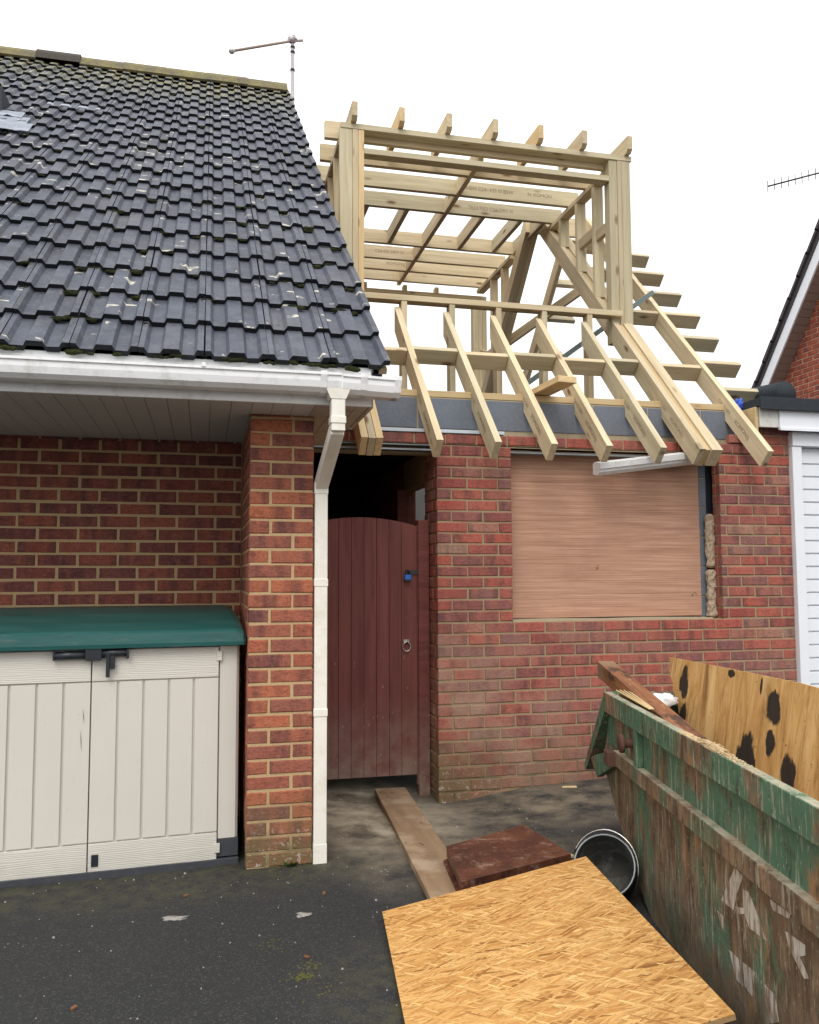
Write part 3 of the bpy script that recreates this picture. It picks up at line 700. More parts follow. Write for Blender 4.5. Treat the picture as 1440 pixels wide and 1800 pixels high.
# aerial on the ridge
aer = thing('television_aerial', 'thin aerial mast with a bare boom rising behind the tiled roof ridge', 'aerial', (.72, 5.3, 6.4))
tube('mast', [(.72, 5.3, 5.6), (.705, 5.3, 7.70)], .022, 'alu', aer, 10)
for z in (7.66, 7.60, 7.38, 7.02): tube('clamp', [(.708, 5.3, z - .012), (.708, 5.3, z + .012)], .028, 'dark_metal', aer, 10)
bm_ = tube('boom', [(.83, 5.34, 7.79), (.70, 5.3, 7.74), (.01, 5.05, 7.36)], .016, 'alu_pink', aer, 8)
lump('boom_end', (.0, 5.05, 7.355), (.035, .03, .03), 'alu', bm_, .1)
lump('clamp_head', (.705, 5.3, 7.755), (.06, .05, .045), 'alu', aer, .4, 2.0, 2, smooth=False)
tube('bracket', [(.70, 5.3, 7.80), (.74, 5.3, 7.80)], .012, 'dark_metal', aer, 6)

# ------------------------------------------------------------------ brick extension
ext = thing('brick_extension', 'half-built red brick extension with a boarded window and grey block inner leaf', 'building', (2.7, 1.5, 0))
XW, YW = 1.3336, 1.2712; XE = XW + 2.8025; YB = YW + .155
zc = [2.427, 2.346, 2.266, 2.193, 2.118, 2.040, 1.965, 1.887, 1.811, 1.735, 1.660, 1.584, 1.506, 1.431, 1.354, 1.275, 1.197, 1.118, 1.040, .961, .879, .803, .724, .646, .562, .482, .396, .319, .236, .150, .065, -.017, -.098, -.18]
WX0, WX1, WZ0, WZ1 = 1.877, 3.530, 1.118, 2.346
wl = thing  # alias unused
# mortar core built from four panels round the window
def ring(name, x0, x1, z0, z1, hx0, hx1, hz0, hz1, y0, y1, m, parent):
    vs = []; 
    for y in (y0, y1):
        vs += [(x0, y, z0), (x1, y, z0), (x1, y, z1), (x0, y, z1), (hx0, y, hz0), (hx1, y, hz0), (hx1, y, hz1), (hx0, y, hz1)]
    fs = []
    for k in (0, 8):
        fs += [(k, k + 1, k + 5, k + 4), (k + 1, k + 2, k + 6, k + 5), (k + 2, k + 3, k + 7, k + 6), (k + 3, k, k + 4, k + 7)]
    fs += [(0, 1, 9, 8), (1, 2, 10, 9), (2, 3, 11, 10), (3, 0, 8, 11), (4, 5, 13, 12), (5, 6, 14, 13), (6, 7, 15, 14), (7, 4, 12, 15)]
    return mesh_obj(name, vs, fs, m, parent)
ow = ring('outer_wall', XW + .005, XE - .005, -.35, 2.344, WX0 - .004, WX1 + .004, WZ0 - .003, 2.338, YW + .006, YW + .1025, 'mortar_ext', ext)
BW = Matrix.Translation((0, YW, 0))
lay(ow, BW, XW, XE, zc[1:], 'brick_ext', first='H', J=.012, S_=.2132, holes=[(WX0, WX1, WZ0, WZ1)], keep=lambda x, z: z > -.12 and not (x > 2.75 and z < -.02))
# lintel brick course runs on over the passage
lc = box('lintel_course', .34, XE - .004, YW + .006, YW + .10, 2.35, 2.420, 'mortar_ext', ext)
lay(lc, BW, .34, XE, [2.427, 2.350], 'brick_ext', phase=.34 - .06, keep=None)
lay(lc, BW, 3.63, XE, [2.50, 2.427], 'brick_ext', first='S')
lay(lc, BW, 3.80, XE, [2.64, 2.572, 2.50], 'brick_ext', first='S')
box('pier_head', 3.805, XE - .005, YW + .006, YW + .1, 2.421, 2.635, 'mortar_ext', ext)
# reveal bricks on the passage side and in the window jamb (faces looking left)
BR = Matrix.Translation((XW, 0, 0)) @ Matrix.Rotation(-math.pi / 2, 4, 'Z')          # local x -> -Y, local y -> +X
sw = box('passage_wall', XW + .006, XW + .1025, YW + .105, 1.62, -.35, 2.42, 'mortar_ext', ext)
lay(sw, BR, -1.62, -(YW + .057), zc[1:], 'brick_ext', phase=-1.2712 - .1025 - .01 - .215 * 1.0 - .12, keep=lambda x, z: z > -.12)
box('passage_wall_far', XW + .006, XW + .1025, 2.30, 6.3, -.35, 2.42, 'brick_ext', ext)
box('passage_wall_head', XW + .008, XW + .10, 1.62, 2.30, 2.12, 2.42, 'mortar_ext', ext)
BJ = Matrix.Translation((WX1, 0, 0)) @ Matrix.Rotation(-math.pi / 2, 4, 'Z')
for i in range(1, 17):
    zt, zb = zc[i], zc[i + 1]
    if zb > WZ0 - .01: put_brick(ow, BJ, -(YW + .1025), -(YW + .057), zb + .005, zt - .005, 'brick_ext')
# steel lintel, dpc, blocks, wall plate
box('steel_lintel', .34, 3.70, YW + .012, YW + .10, 2.338, 2.347, 'steel', ext)
box('steel_lintel_toe', .34, 3.62, YW + .022, YW + .10, 2.304, 2.318, 'steel', ext)
box('damp_proof_strip', .34, 1.83, YW - .006, YW + .06, 2.4285, 2.452, 'dpc', ext)
il = box('block_leaf', .345, 4.0, YB + .004, YB + .10, 2.30, 2.712, 'block_mortar', ext)
x = .345; i = 0
while x < 3.98:
    x2 = min(x + .436, 3.99)
    box('block', x, x2, YB - .002, YB + .006, 2.487, 2.702, 'block', il)
    x += .45; i += 1
inner = ring('inner_wall', XW + .11, 4.0, -.3, 2.296, WX0 + .03, WX1 - .09, WZ0 - .06, 2.25, YB + .006, YB + .10, 'block_mortar', ext)
for i in range(6):
    box('block', WX1 - .088, WX1 - .022, YB - .001, YB + .0065, 1.06 + i * .225, 1.06 + i * .225 + .214, 'block', inner)
box('cavity_shade_strip', WX1 - .021, WX1 + .09, YB - .002, YB + .005, 1.06, 2.30, 'black_plastic', ext)  # added black strip, stands in for the shade inside the open cavity
box('gable_inner_wall', 4.01, 4.11, YW + .11, 6.35, -.3, 2.42, 'block_pale', ext)
box('rear_wall', XW + .11, 4.0, 6.25, 6.35, -.3, 2.70, 'block_pale', ext)
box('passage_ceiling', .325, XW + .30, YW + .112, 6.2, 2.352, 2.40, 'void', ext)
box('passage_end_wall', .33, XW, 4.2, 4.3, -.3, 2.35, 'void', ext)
box('door_post', XW - .07, XW + .004, 2.20, 2.30, -.2, 2.12, 'gate', ext)
def wool(name, z0, z1):
    vs = []; fs = []; seg, ns = 12, 26; rr = random.Random(int(z0 * 100))
    for i in range(ns):
        t = i / (ns - 1); z = z0 + (z1 - z0) * t
        for k in range(seg):
            a = 2 * math.pi * k / seg
            r = .036 * (1 + .5 * mnoise.noise(V((math.cos(a) * 2, math.sin(a) * 2, z * 30)))) * (1 if 0 < i < ns - 1 else .5)
            vs.append((WX1 - .022 + math.cos(a) * r * 1.05 + .008 * mnoise.noise(V((z * 12, 1, 0))), YB - .045 + math.sin(a) * r * .8, z))
    for i in range(ns - 1):
        for k in range(seg): fs.append((i * seg + k, i * seg + (k + 1) % seg, (i + 1) * seg + (k + 1) % seg, (i + 1) * seg + k))
    fs += [tuple(range(seg))[::-1], tuple(range((ns - 1) * seg, ns * seg))]
    mesh_obj(name, vs, fs, 'wool', ext)
wool('insulation_strip', 1.118, 1.48); wool('insulation_strip', 1.49, 1.90)
box('window_board', 1.90, 3.437, YB - .018, YB - .004, 1.135, 2.335, 'ply_window', ext)
prism('sill_mortar', [(1.885, 1.112), (3.46, 1.112), (3.46, 1.124), (3.0, 1.131), (2.6, 1.126), (2.2, 1.133), (1.885, 1.128)], YW + .03, YB - .02, 'block_mortar', ext)

# loose white trim hanging across the window head
tr = frame((2.95, 1.19, 2.262), (3.40 - 2.53, .02, .118), (0, -.25, 1))
trim = prism('plastic_trim', [(-.47, -.045), (-.47, .012), (.47, .012), (.47, -.045)], 0, .02, 'upvc', None, tr)
bpy.data.objects.remove(trim)
TP = [(-.05, -.052), (.02, -.052), (.045, -.024), (.045, -.006), (.06, .002), (.06, .042), (-.02, .042), (-.05, .025)]
trim = prism('plastic_trim', TP, -.47, .47, 'upvc', None, tr @ Matrix(((0, 1, 0, 0), (-1, 0, 0, 0), (0, 0, 1, 0), (0, 0, 0, 1))))
tag(trim, 'loose white moulded plastic trim hanging aslant at the head of the boarded window', 'trim')

# ------------------------------------------------------------------ new timber roof frame
fr = thing('timber_roof_frame', 'unfinished pale timber roof frame with dormer box, rafters and gable ladder', 'roof frame', (2.2, 2.2, 2.72))
SL = 1.0105; cs = 1 / math.sqrt(1 + SL * SL); sn = SL * cs
FY, FZ = .912, 2.320; RD = .142; RIDGE = 3.84
def tz(y): return FZ + (y - FY) * SL
sdir = V((0, cs, sn)); sno = V((0, -sn, cs))
def rafter(x, y1, m='timber', plumb=True, wid=.047, foot=0.0, low=0.0):
    """local x up the slope, local z across the depth; square cut foot, plumb cut head, birdsmouth over the plate"""
    L = (y1 - FY) / cs; h = RD / SL * 1.0
    sx = (YB - FY) / cs
    seat = .05
    pts = [(-foot, 0), (-foot, -RD), (sx - .15 + .0, -RD), (sx - .15 + .035, -RD + .035), (sx - .15 + .085, -RD), (L - (RD * sn / cs if plumb else 0) if plumb else L, -RD), (L, 0)]
    if plumb: pts[5] = (L - RD * SL, -RD)
    pts = [(a, b - low) for a, b in pts]
    M4 = frame((x, FY, FZ), sdir, sno)
    return prism('rafter', pts, -wid, 0, m, fr, M4)
for i, x in enumerate((1.237, 1.637, 2.035, 2.438, 2.846)):
    rafter(x, 2.155 + (.02 if i == 0 else 0), ('timber', 'timber_g', 'timber', 'timber', 'timber_g')[i])
for x, m, ft in ((.740, 'timber_y', 0), (.7895, 'timber', .004), (.839, 'timber_y', 0)): rafter(x, RIDGE - .02, m, foot=ft, wid=.0455)
for x, m, ft, lw in ((3.149, 'timber', 0, 0), (3.196, 'timber_y', -.012, .016), (3.245, 'timber', .004, .002)): rafter(x, RIDGE - .02, m, foot=ft, low=lw, wid=.047 if x != 3.245 else .085)
rafter(3.694, RIDGE - .02, 'timber')
for x in (3.694,): pass
# rear slope rafters mirror the front
def rear_rafter(x, m='timber'):
    M4 = frame((x, RIDGE + .02, tz(RIDGE - .02)), (0, cs, -sn), (0, sn, cs))
    L = (6.75 - RIDGE) / cs
    return prism('rafter', [(0, 0), (L, 0), (L, -RD), (RD * SL, -RD)], -.047, 0, m, fr, M4)
for x in (.742, .790, .838, 3.03, 3.078, 3.126, 3.50): rear_rafter(x, 'timber')
bar('ridge_board', (3.02, RIDGE, tz(RIDGE) - .14), (3.745, RIDGE, tz(RIDGE) - .14), .038, .20, 'timber', fr)
# wall plates
bar('wall_plate', (.70, YB + .049, 2.7365), (3.74, YB + .049, 2.7365), .098, .047, 'timber_y', fr)
bar('wall_plate', (.70, 6.30, 2.7365), (3.74, 6.30, 2.7365), .098, .047, 'timber_y', fr)
# blocking between the rafters
xe = [.886, 1.284, 1.684, 2.082, 2.485, 2.893, 3.331]
xs0 = [1.237, 1.637, 2.035, 2.438, 2.846, 3.149, 3.694]
def noggin(x0, x1, y, m='timber', n0=0.0):
    c = V((0, y, tz(y))) - sno * (RD / 2 + .004 + n0)
    return bar('noggin', V((x0 + .002, c.y, c.z)), V((x1 - .002, c.y, c.z)), .045, RD - .012, m, fr, sno)
for i, (a, b) in enumerate(zip(xe, xs0)): noggin(a, b, 1.735 + (.012 if i % 2 else -.012), ('timber', 'timber_g')[i % 2])
for i, y in enumerate((1.50, 1.785, 2.075, 2.365, 2.655, 2.95, 3.24)):
    noggin(3.742, 4.115 - .006 * (i % 3), y, ('timber_g', 'timber')[i % 2])
for i, y in enumerate((2.365, 2.95, 3.40)): noggin(3.331, 3.694, y, 'timber')
for i, y in enumerate((4.32, 4.62, 4.95)):
    yy = RIDGE * 2 - y; z = tz(yy) - .09
    bar('noggin', (3.548, y, z), (3.90, y, z), .045, RD - .012, 'timber_g', fr, (0, sn, cs))
# dormer front: posts, head, window head, sill rail, studs
YD = 2.18
def post(x0, x1, y0, y1, z0, z1, m='timber'): return box_up('post', x0, x1, y0, y1, z0, z1, m)
def box_up(name, x0, x1, y0, y1, z0, z1, m='timber'):
    me = box_mesh(z1 - z0, y1 - y0, x1 - x0, m)
    return link(bpy.data.objects.new(name, me), frame(((x0 + x1) / 2, (y0 + y1) / 2, (z0 + z1) / 2), (0, 0, 1), (1, 0, 0)), fr)
def flat_x(name, x0, x1, y0, y1, z0, z1, m='timber'): return box(name, x0, x1, y0, y1, z0, z1, m, fr)
post(.792, .895, YD, YD + .047, 3.42, 5.04, 'timber_g'); post(.8965, .9425, YD - .004, YD + .092, 3.42, 5.04, 'timber'); post(.944, .991, YD - .002, YD + .094, 3.42, 5.04, 'timber_y')
post(3.147, 3.222, YD + .004, YD + .10, 3.42, 5.04, 'timber_g'); post(3.2235, 3.262, YD - .003, YD + .093, 3.42, 5.04, 'timber'); post(3.2635, 3.345, YD - .001, YD + .046, 3.42, 5.04, 'timber_g')
flat_x('head_plate', .80, 3.362, YD - .006, YD + .091, 5.041, 5.088, 'timber_g')
flat_x('window_head', .992, 3.146, YD - .002, YD + .093, 4.846, 4.893, 'timber_g')
flat_x('sill_rail', .95, 3.221, YD - .05, YD + .06, 3.640, 3.687, 'timber')
for i, x in enumerate((1.286, 1.686, 2.084, 2.487, 2.895)):
    box_up('stud', x, x + .047, YD - .045, YD + .05, 2.76, 3.639, ('timber', 'timber_g')[i % 2])
# front outriggers on the head plate
for i, x in enumerate((.880, 1.268, 1.668, 2.068, 2.470, 2.868, 3.290)):
    M4 = frame((x, YD - .075, 5.089), (0, 1, 0), (0, 0, 1))
    prism('outrigger', [(0, .028), (.03, 0), (.52, 0), (.52, .142), (0, .142)], -.045, 0, ('timber', 'timber_y', 'timber')[i % 3], fr, M4)
# cross joists of the flat roof, past the left cheek
ZJ = 4.998
for i, (y, m) in enumerate(((2.280, 'timber'), (2.66, 'timber'), (3.05, 'timber_g'), (3.45, 'timber_g'))):
    flat_x('joist', .685 + .012 * (i % 2), 3.262, y, y + .047, ZJ, ZJ + .145, m)
for i, (y, m) in enumerate(((4.33, 'timber'), (4.76, 'timber'), (5.10, 'timber'), (5.44, 'timber'))):
    flat_x('joist', .72, 3.13, y, y + .047, ZJ - .002, ZJ + .143, m)
def flat_y(name, x0, x1, y0, y1, z0, z1, m='timber'): return bar(name, ((x0 + x1) / 2, y0, (z0 + z1) / 2), ((x0 + x1) / 2, y1, (z0 + z1) / 2), x1 - x0, z1 - z0, m, fr)
flat_y('trimmer', 2.022, 2.067, 2.36, 5.60, ZJ - .006, ZJ + .139, 'timber')
for i, x in enumerate((1.237, 1.637, 2.416, 2.815)): flat_y('ceiling_tie', x, x + .046, 3.498, 4.329, ZJ + .002, ZJ + .141, ('timber', 'timber_g')[i % 2])
flat_y('ceiling_tie', 3.06, 3.106, 3.498, 4.329, ZJ + .002, ZJ + .141, 'timber')
# cheeks
flat_y('cheek_plate', 3.150, 3.247, 2.285, 3.62, 4.950, 4.996, 'timber')
flat_y('cheek_plate', .790, .887, 2.285, 3.62, 4.950, 4.996, 'timber')
flat_y('cheek_plate', 3.03, 3.126, 4.34, 5.55, 4.948, 4.994, 'timber')
for y in (2.50, 2.86, 3.24):
    box_up('stud', 3.152, 3.245, y, y + .047, tz(y) + .001, 4.949, 'timber_g'); box_up('stud', .792, .885, y, y + .047, tz(y) + .001, 4.949, 'timber')
flat_y('noggin', 3.17, 3.215, 2.548, 2.859, 4.50, 4.595, 'timber'); flat_y('noggin', 3.17, 3.215, 2.282, 2.499, 4.44, 4.535, 'timber')
flat_y('noggin', .81, .857, 2.548, 2.859, 4.20, 4.295, 'timber')
for y in (4.62, 5.0):
    box_up('stud', 3.035, 3.12, y, y + .047, tz(RIDGE * 2 - y) + .001, 4.947, 'timber')
# rear dormer front frame
for x0, x1 in ((.80, .90), (2.985, 3.055), (3.057, 3.105), (3.107, 3.165)): box_up('post', x0, x1, 5.56, 5.655, 2.76, 4.874, 'timber_g')
flat_x('rear_rail', .80, 3.165, 5.555, 5.66, 4.875, 4.922, 'timber')
for x in (1.6, 2.1, 2.5): box_up('stud', x, x + .047, 5.56, 5.655, 4.923, 4.995, 'timber')
# rear bracing and strap
bar('brace', (3.80, 4.22, 4.60), (2.95, 5.05, 3.99), .045, .10, 'timber', fr)
bar('brace', (3.07, 4.75, 3.93), (3.10, 5.58, 4.20), .045, .09, 'timber', fr)
bar('strap', (3.69, 2.44, 3.99), (2.36, 2.30, 3.02), .014, .042, 'strap', fr)
# loose board lying across the plate, end towards the drive
lb = frame((2.19, 1.36, 2.79), (.10, -1, .03), (0, .02, 1))
tag(link(bpy.data.objects.new('loose_board', box_mesh(.62, .145, .045, 'timber_dark' if False else 'timber_y')), lb), 'short loose timber board lying on the wall plate between two rafters', 'board')
# timber stamps: printed grade marks on the sides of the rafters and joists
def stamp(txt, size, M4, parent):
    cu = bpy.data.curves.new('stamp', 'FONT'); cu.body = txt; cu.size = size; cu.align_x = 'CENTER'; cu.resolution_u = 2
    t = bpy.data.objects.new('stamp_tmp', cu); COL.objects.link(t)
    dg = bpy.context.evaluated_depsgraph_get(); me = bpy.data.meshes.new_from_object(t.evaluated_get(dg)); bpy.data.objects.remove(t)
    me.name = 'stamp'; setmat(me, 'ink'); return link(bpy.data.objects.new('stamp', me), M4, parent)
dx = V((0, -cs, -sn))
for x, off in ((1.237, .30), (1.637, .33), (2.035, .32), (2.438, .27), (2.846, .35), (3.149, .36), (3.694, .36)):
    c = V((x - .0016, FY, FZ)) + sdir * off - sno * .085
    stamp('XOMON))', .052, frame(c, dx, V((-1, 0, 0))), fr)
    c = V((x - .0016, FY, FZ)) + sdir * (off + .30) - sno * .078
    stamp('C24 KD DRY', .036, frame(c, dx, V((-1, 0, 0))), fr)
for y, x, t in ((3.05, 2.35, '-HEM C24- KD III BSW'), (3.05, 2.86, 'N XOMON'), (3.45, 2.5, 'TREATED C24 DRY III'), (4.76, 1.75, 'C24 KD DRY III'), (5.10, 1.9, 'XOMON))')):
    stamp(t, .05, frame((x, y - .0016, ZJ + .06), (1, 0, 0), (0, -1, 0)), fr)

# ------------------------------------------------------------------ passage gate
gt = thing('timber_gate', 'red-brown boarded side gate with curved top in the brick passage', 'gate', (.85, 1.48, .05))
YG = 1.471; GB = .070
gx = [.418 + .0885 * i for i in range(9)] + [1.238]
def arch(x): return 1.848 - .36 * (x - .84) ** 2
for i in range(9):
    a, b = gx[i] + .0016, gx[i + 1] - .0016
    pts = [(a, GB), (b, GB), (b, arch(b)), ((a + b) / 2, arch((a + b) / 2)), (a, arch(a))]
    cx, cz = (a + b) / 2, 1.0
    M4 = Matrix.Translation((cx, YG + random.uniform(-.001, .001), cz)) @ Matrix.Rotation(-math.pi / 2, 4, 'Y')
    # local x -> world z so the grain runs up the board
    prism('gate_board', [(q[1] - cz, -(q[0] - cx)) for q in pts], 0, .02, 'gate', gt, M4)
for z in (.30, 1.0, 1.62): box('gate_rail', .42, 1.236, YG + .0215, YG + .06, z, z + .10, 'gate', gt)
box('gate_post', 1.247, 1.325, YG - .012, YG + .075, -.10, 1.835, 'gate', gt)
box('gate_stop', 1.2395, 1.2465, YG + .004, YG + .05, .0, 1.80, 'gate', gt)
box('gate_post', .333, .412, YG - .012, YG + .075, -.10, 1.835, 'gate', gt)
box('hasp', 1.168, 1.247, YG - .008, YG - .0015, 1.449, 1.480, 'dark_metal', gt)
rg = box('handle_plate', 1.138, 1.180, YG - .008, YG - .0015, .972, .998, 'chrome', gt)
tube('ring_handle', [(1.160 + .029 * math.sin(t * math.pi / 12), YG - .014, .948 + .031 * math.cos(t * math.pi / 12)) for t in range(25)], .0042, 'chrome', gt, 6, False)
tube('handle_boss', [(1.160, YG - .022, .982), (1.160, YG - .001, .982)], .010, 'chrome', gt, 10)
pl = thing('padlock', 'small blue padlock hanging from the hasp of the red-brown gate', 'padlock', (1.162, YG - .02, 1.42))
box('lock_body', 1.145, 1.189, YG - .034, YG - .010, 1.413, 1.448, 'padlock', pl)
box('lock_base', 1.143, 1.191, YG - .036, YG - .008, 1.403, 1.4125, 'black_plastic', pl)
tube('shackle', [(1.152, YG - .022, 1.446), (1.150, YG - .022, 1.47), (1.158, YG - .022, 1.482), (1.172, YG - .022, 1.482), (1.180, YG - .022, 1.47), (1.180, YG - .022, 1.446)], .0045, 'dark_metal', pl, 6)

# ------------------------------------------------------------------ plastic storage box
sh = thing('storage_shed', 'beige plastic garden storage box with green lid standing in the porch recess', 'storage box', (-.74, .4, 0))
A4 = math.radians(4.4)
SB = Matrix.Translation((-.035, .122, 0)) @ Matrix.Rotation(A4, 4, 'Z')
box('body', -1.40, -.012, .030, .70, .04, 1.085, 'beige_v', sh, SB)
box('base', -1.44, .004, -.014, .72, -.03, .030, 'grey_plastic', sh, SB)
for x0, x1 in ((-1.425, -1.325), (-.098, .0)):
    cp = prism('corner_post', [(x0, .006), (x0, .10), (x1, .10), (x1, .020), (x1 - .014, .006)] if x1 == 0 else [(x0 + .014, .006), (x0, .02), (x0, .10), (x1, .10), (x1, .006)], .125, 1.085, 'beige_v', sh, SB @ Matrix(((1, 0, 0, 0), (0, 0, 1, 0), (0, 1, 0, 0), (0, 0, 0, 1))))
    box('post_foot', x0 - .003, x1 + .003, .002, .11, .036, .126, 'grey_plastic', sh, SB)
SPL = -.712
for x0, x1 in ((-1.318, SPL - .003), (SPL + .003, -.105)):
    dr = box('door', x0, x1, .008, .029, .028, 1.082, 'beige_v', sh, SB)
    box('door_rail', x0, x1, -.006, .0075, .932, 1.082, 'beige_h', dr, SB)
    box('door_rail', x0, x1, -.006, .0075, .028, .158, 'beige_h', dr, SB)
    n_ = 5; wd = (x1 - x0) / n_
    for i in range(n_): box('door_plank', x0 + i * wd + (.006 if i else 0), x0 + (i + 1) * wd - (.006 if i < n_ - 1 else 0), -.003, .0075, .165, .925, 'beige_v', dr, SB)
    xh = x1 if x1 > -.2 else x0
    box('hinge', xh - .012, xh + .016, -.012, .004, 1.012, 1.062, 'beige_h', dr, SB); box('hinge', xh - .012, xh + .016, -.012, .004, .06, .105, 'beige_h', dr, SB)
lt = box('latch', SPL - .030, SPL + .046, -.045, -.006, 1.035, 1.100, 'black_plastic', sh, SB)
tube('latch_bar', [SB @ V((SPL - .172, -.022, 1.060)), SB @ V((SPL - .03, -.022, 1.062))], .021, 'black_plastic', lt, 12)
tube('latch_bar', [SB @ V((SPL + .046, -.022, 1.066)), SB @ V((SPL + .165, -.022, 1.069))], .020, 'black_plastic', lt, 12)
box('lever', SPL + .066, SPL + .084, -.042, -.020, .952, 1.068, 'black_plastic', lt, SB); box('lever_stop', SPL + .084, SPL + .108, -.038, -.014, .992, 1.062, 'black_plastic', lt, SB)
for x0, x1 in ((SPL - .175, SPL - .165), (SPL + .160, SPL + .172)): box('bar_cap', x0, x1, -.042, -.004, 1.040, 1.088, 'black_plastic', lt, SB)
box('floor_bolt', SPL + .018, SPL + .050, -.010, -.0045, .052, .108, 'black_plastic', sh, SB)
for x0, z0, z1 in ((SPL - .035, .73, .80), (SPL - .044, .60, .70)):
    prism('scratch', [(x0, z1), (x0 + .005, (z0 + z1) / 2), (x0 + .006, z0), (x0 + .002, (z0 + z1) / 2)], -.0045, -.0031, 'rust', sh, SB)
lp = [(-.050, 1.092), (-.052, 1.110), (-.046, 1.160), (-.034, 1.172), (.10, 1.205), (.30, 1.243), (.50, 1.264), (.68, 1.272), (.765, 1.270), (.775, 1.24), (.775, 1.092)]
sts = [(-1.475, .0), (-1.462, .02), (-1.43, .03), (-.8, .032), (-.02, .03), (.012, .02), (.026, .0)]
vs = []; 
for x, dz in sts:
    for (y, z) in lp: vs.append((x, y + (.012 if dz == 0 else 0), z - ((.03 - dz) if z > 1.15 else 0)))
n_ = len(lp)
fs = [(i * n_ + k, i * n_ + (k + 1) % n_, (i + 1) * n_ + (k + 1) % n_, (i + 1) * n_ + k) for i in range(len(sts) - 1) for k in range(n_)] + [tuple(range(n_))[::-1], tuple(range((len(sts) - 1) * n_, len(sts) * n_))]
mesh_obj('lid', vs, fs, 'lid', sh, SB, False)
bpy.data.objects['lid'].data.materials[0] = MT['lid']

# ------------------------------------------------------------------ garage on the right
ga = thing('garage', 'flat-roofed garage with white slatted door, white fascia and felt roof edge', 'garage', (5.2, 1.5, 0))
fl = box('felt_roof', 3.80, 8.2, 1.13, 7.0, 2.70, 2.762, 'felt', ga)
box('felt_edge', 3.795, 5.2, 1.118, 1.131, 2.672, 2.766, 'felt', fl); box('felt_edge', 5.205, 8.2, 1.114, 1.131, 2.668, 2.766, 'felt', fl)
box('felt_lap', 4.30, 5.1, 1.12, 1.9, 2.7625, 2.774, 'felt', fl)
box('fascia', 3.985, 8.2, 1.16, 1.185, 2.528, 2.698, 'paint_white', ga); box('fascia_end', 3.822, 3.983, 1.172, 1.198, 2.545, 2.698, 'paint_old', ga)
box('fascia_trim', 3.985, 8.2, 1.15, 1.16, 2.522, 2.545, 'paint_white', ga)
box('roof_joist_end', 3.79, 3.815, 1.18, 1.9, 2.48, 2.698, 'timber_y', ga)
box('door_head', XE + .002, 8.2, 1.222, 1.31, 2.42, 2.53, 'paint_white', ga)
box('door_frame', XE + .003, 4.222, 1.232, 1.32, -.1, 2.418, 'paint_white', ga)
gdor = box('garage_door', 4.223, 6.6, 1.305, 1.33, -.05, 2.418, 'paint_white', ga)
z = .02; i = 0
while z < 2.38:
    box('door_slat', 4.236, 6.58, 1.284, 1.3045, z, min(z + .087, 2.395), 'paint_white', gdor); z += .099; i += 1
box('side_wall', 6.6, 8.2, 1.25, 1.35, -.1, 2.53, 'brick_ext', ga)
# roll of felt, tarpaulin, dark bag on the flat roof
rl = prism('felt_roll', [(.13 * math.cos(t) * (1 + .05 * math.sin(3 * t)) , .095 * math.sin(t)) for t in [2 * math.pi * k / 24 for k in range(24)]], -.17, .15, 'felt', None, Matrix.Translation((4.17, 1.55, 2.866)) @ Matrix.Rotation(.35, 4, 'Z'), True)
tag(rl, 'crumpled dark roofing felt roll lying at the corner of the flat garage roof', 'felt roll')
tag(lump('blue_tarpaulin', (3.80, 1.42, 2.72), (.065, .08, .075), 'tarp', None, .45, 3.4, 4), 'bunched blue tarpaulin tucked behind the end rafter beside the garage roof', 'tarpaulin')
tag(lump('dark_bag', (3.58, 1.95, 2.85), (.22, .12, .06), 'black_plastic', None, .4, 2.2, 3), 'dark plastic bag lying behind the wall plate near the end rafter', 'bag')
bpy.data.objects['dark_bag'].location.z = 2.80

# ------------------------------------------------------------------ neighbour house
nb = thing('neighbour_house', 'red brick neighbour house showing its gable wall, white bargeboard and boarded soffit', 'house', (10, 4, 0))
NX = 8.2
m_ = (5.93 - 4.25) / (5.518 - 6.855)
def nz_(y): return 4.25 + m_ * (y - 6.855)
gw = mesh_obj('gable_wall', [(NX + .006, 0, -.2), (NX + .006, 7.0, -.2), (NX + .006, 7.0, nz_(7.0) - .05), (NX + .006, 3.5, nz_(3.5) - .05), (NX + .006, 0, nz_(7.0) - .05), (15, 0, -.2), (15, 7.0, -.2), (15, 7.0, nz_(7.0) - .05), (15, 3.5, nz_(3.5) - .05), (15, 0, nz_(7.0) - .05)],
              [(0, 1, 2, 3, 4), (5, 6, 7, 8, 9), (0, 1, 6, 5), (1, 2, 7, 6), (2, 3, 8, 7), (3, 4, 9, 8), (4, 0, 5, 9)], 'mortar_nb', nb)
BN = Matrix.Translation((NX, 0, 0)) @ Matrix.Rotation(-math.pi / 2, 4, 'Z')
lay(gw, BN, -6.98, -4.9, [5.85 - .075 * i for i in range(31)], 'brick_nb', first='S', keep=lambda x, z: z < nz_(-x) - .06 and z > 3.7)
sl_ = V((0, 5.518 - 6.855, 5.93 - 4.25)).normalized(); sn_ = V((0, sl_.z, -sl_.y)); sn_ = sn_ if sn_.z > 0 else -sn_
e0 = V((0, 7.15, nz_(7.15)))
def npt(x, s, n): return e0 + V((x, 0, 0)) + sl_ * s + sn_ * n
def nslab(name, x0, x1, s0, s1, n0, n1, m, par):
    vs = [npt(x, s, n) for x in (x0, x1) for s in (s0, s1) for n in (n0, n1)]
    return mesh_obj(name, vs, BF, m, par)
nrf = nslab('roof', 7.94, 15.2, -.1, 5.75, .02, .08, 'nb_tile', nb)
for i in range(17): nslab('verge_tile', 7.90, 8.25, -.12 + i * .33, .24 + i * .33, .078 + .0, .115 + .012 * (i % 2), 'nb_tile', nrf)
nslab('bargeboard', 7.955, 7.98, -.1, 5.7, -.14, .018, 'paint_white', nb)
nsf = nslab('soffit', 7.982, NX + .004, -.1, 5.7, -.128, -.116, 'nb_soffit', nb)
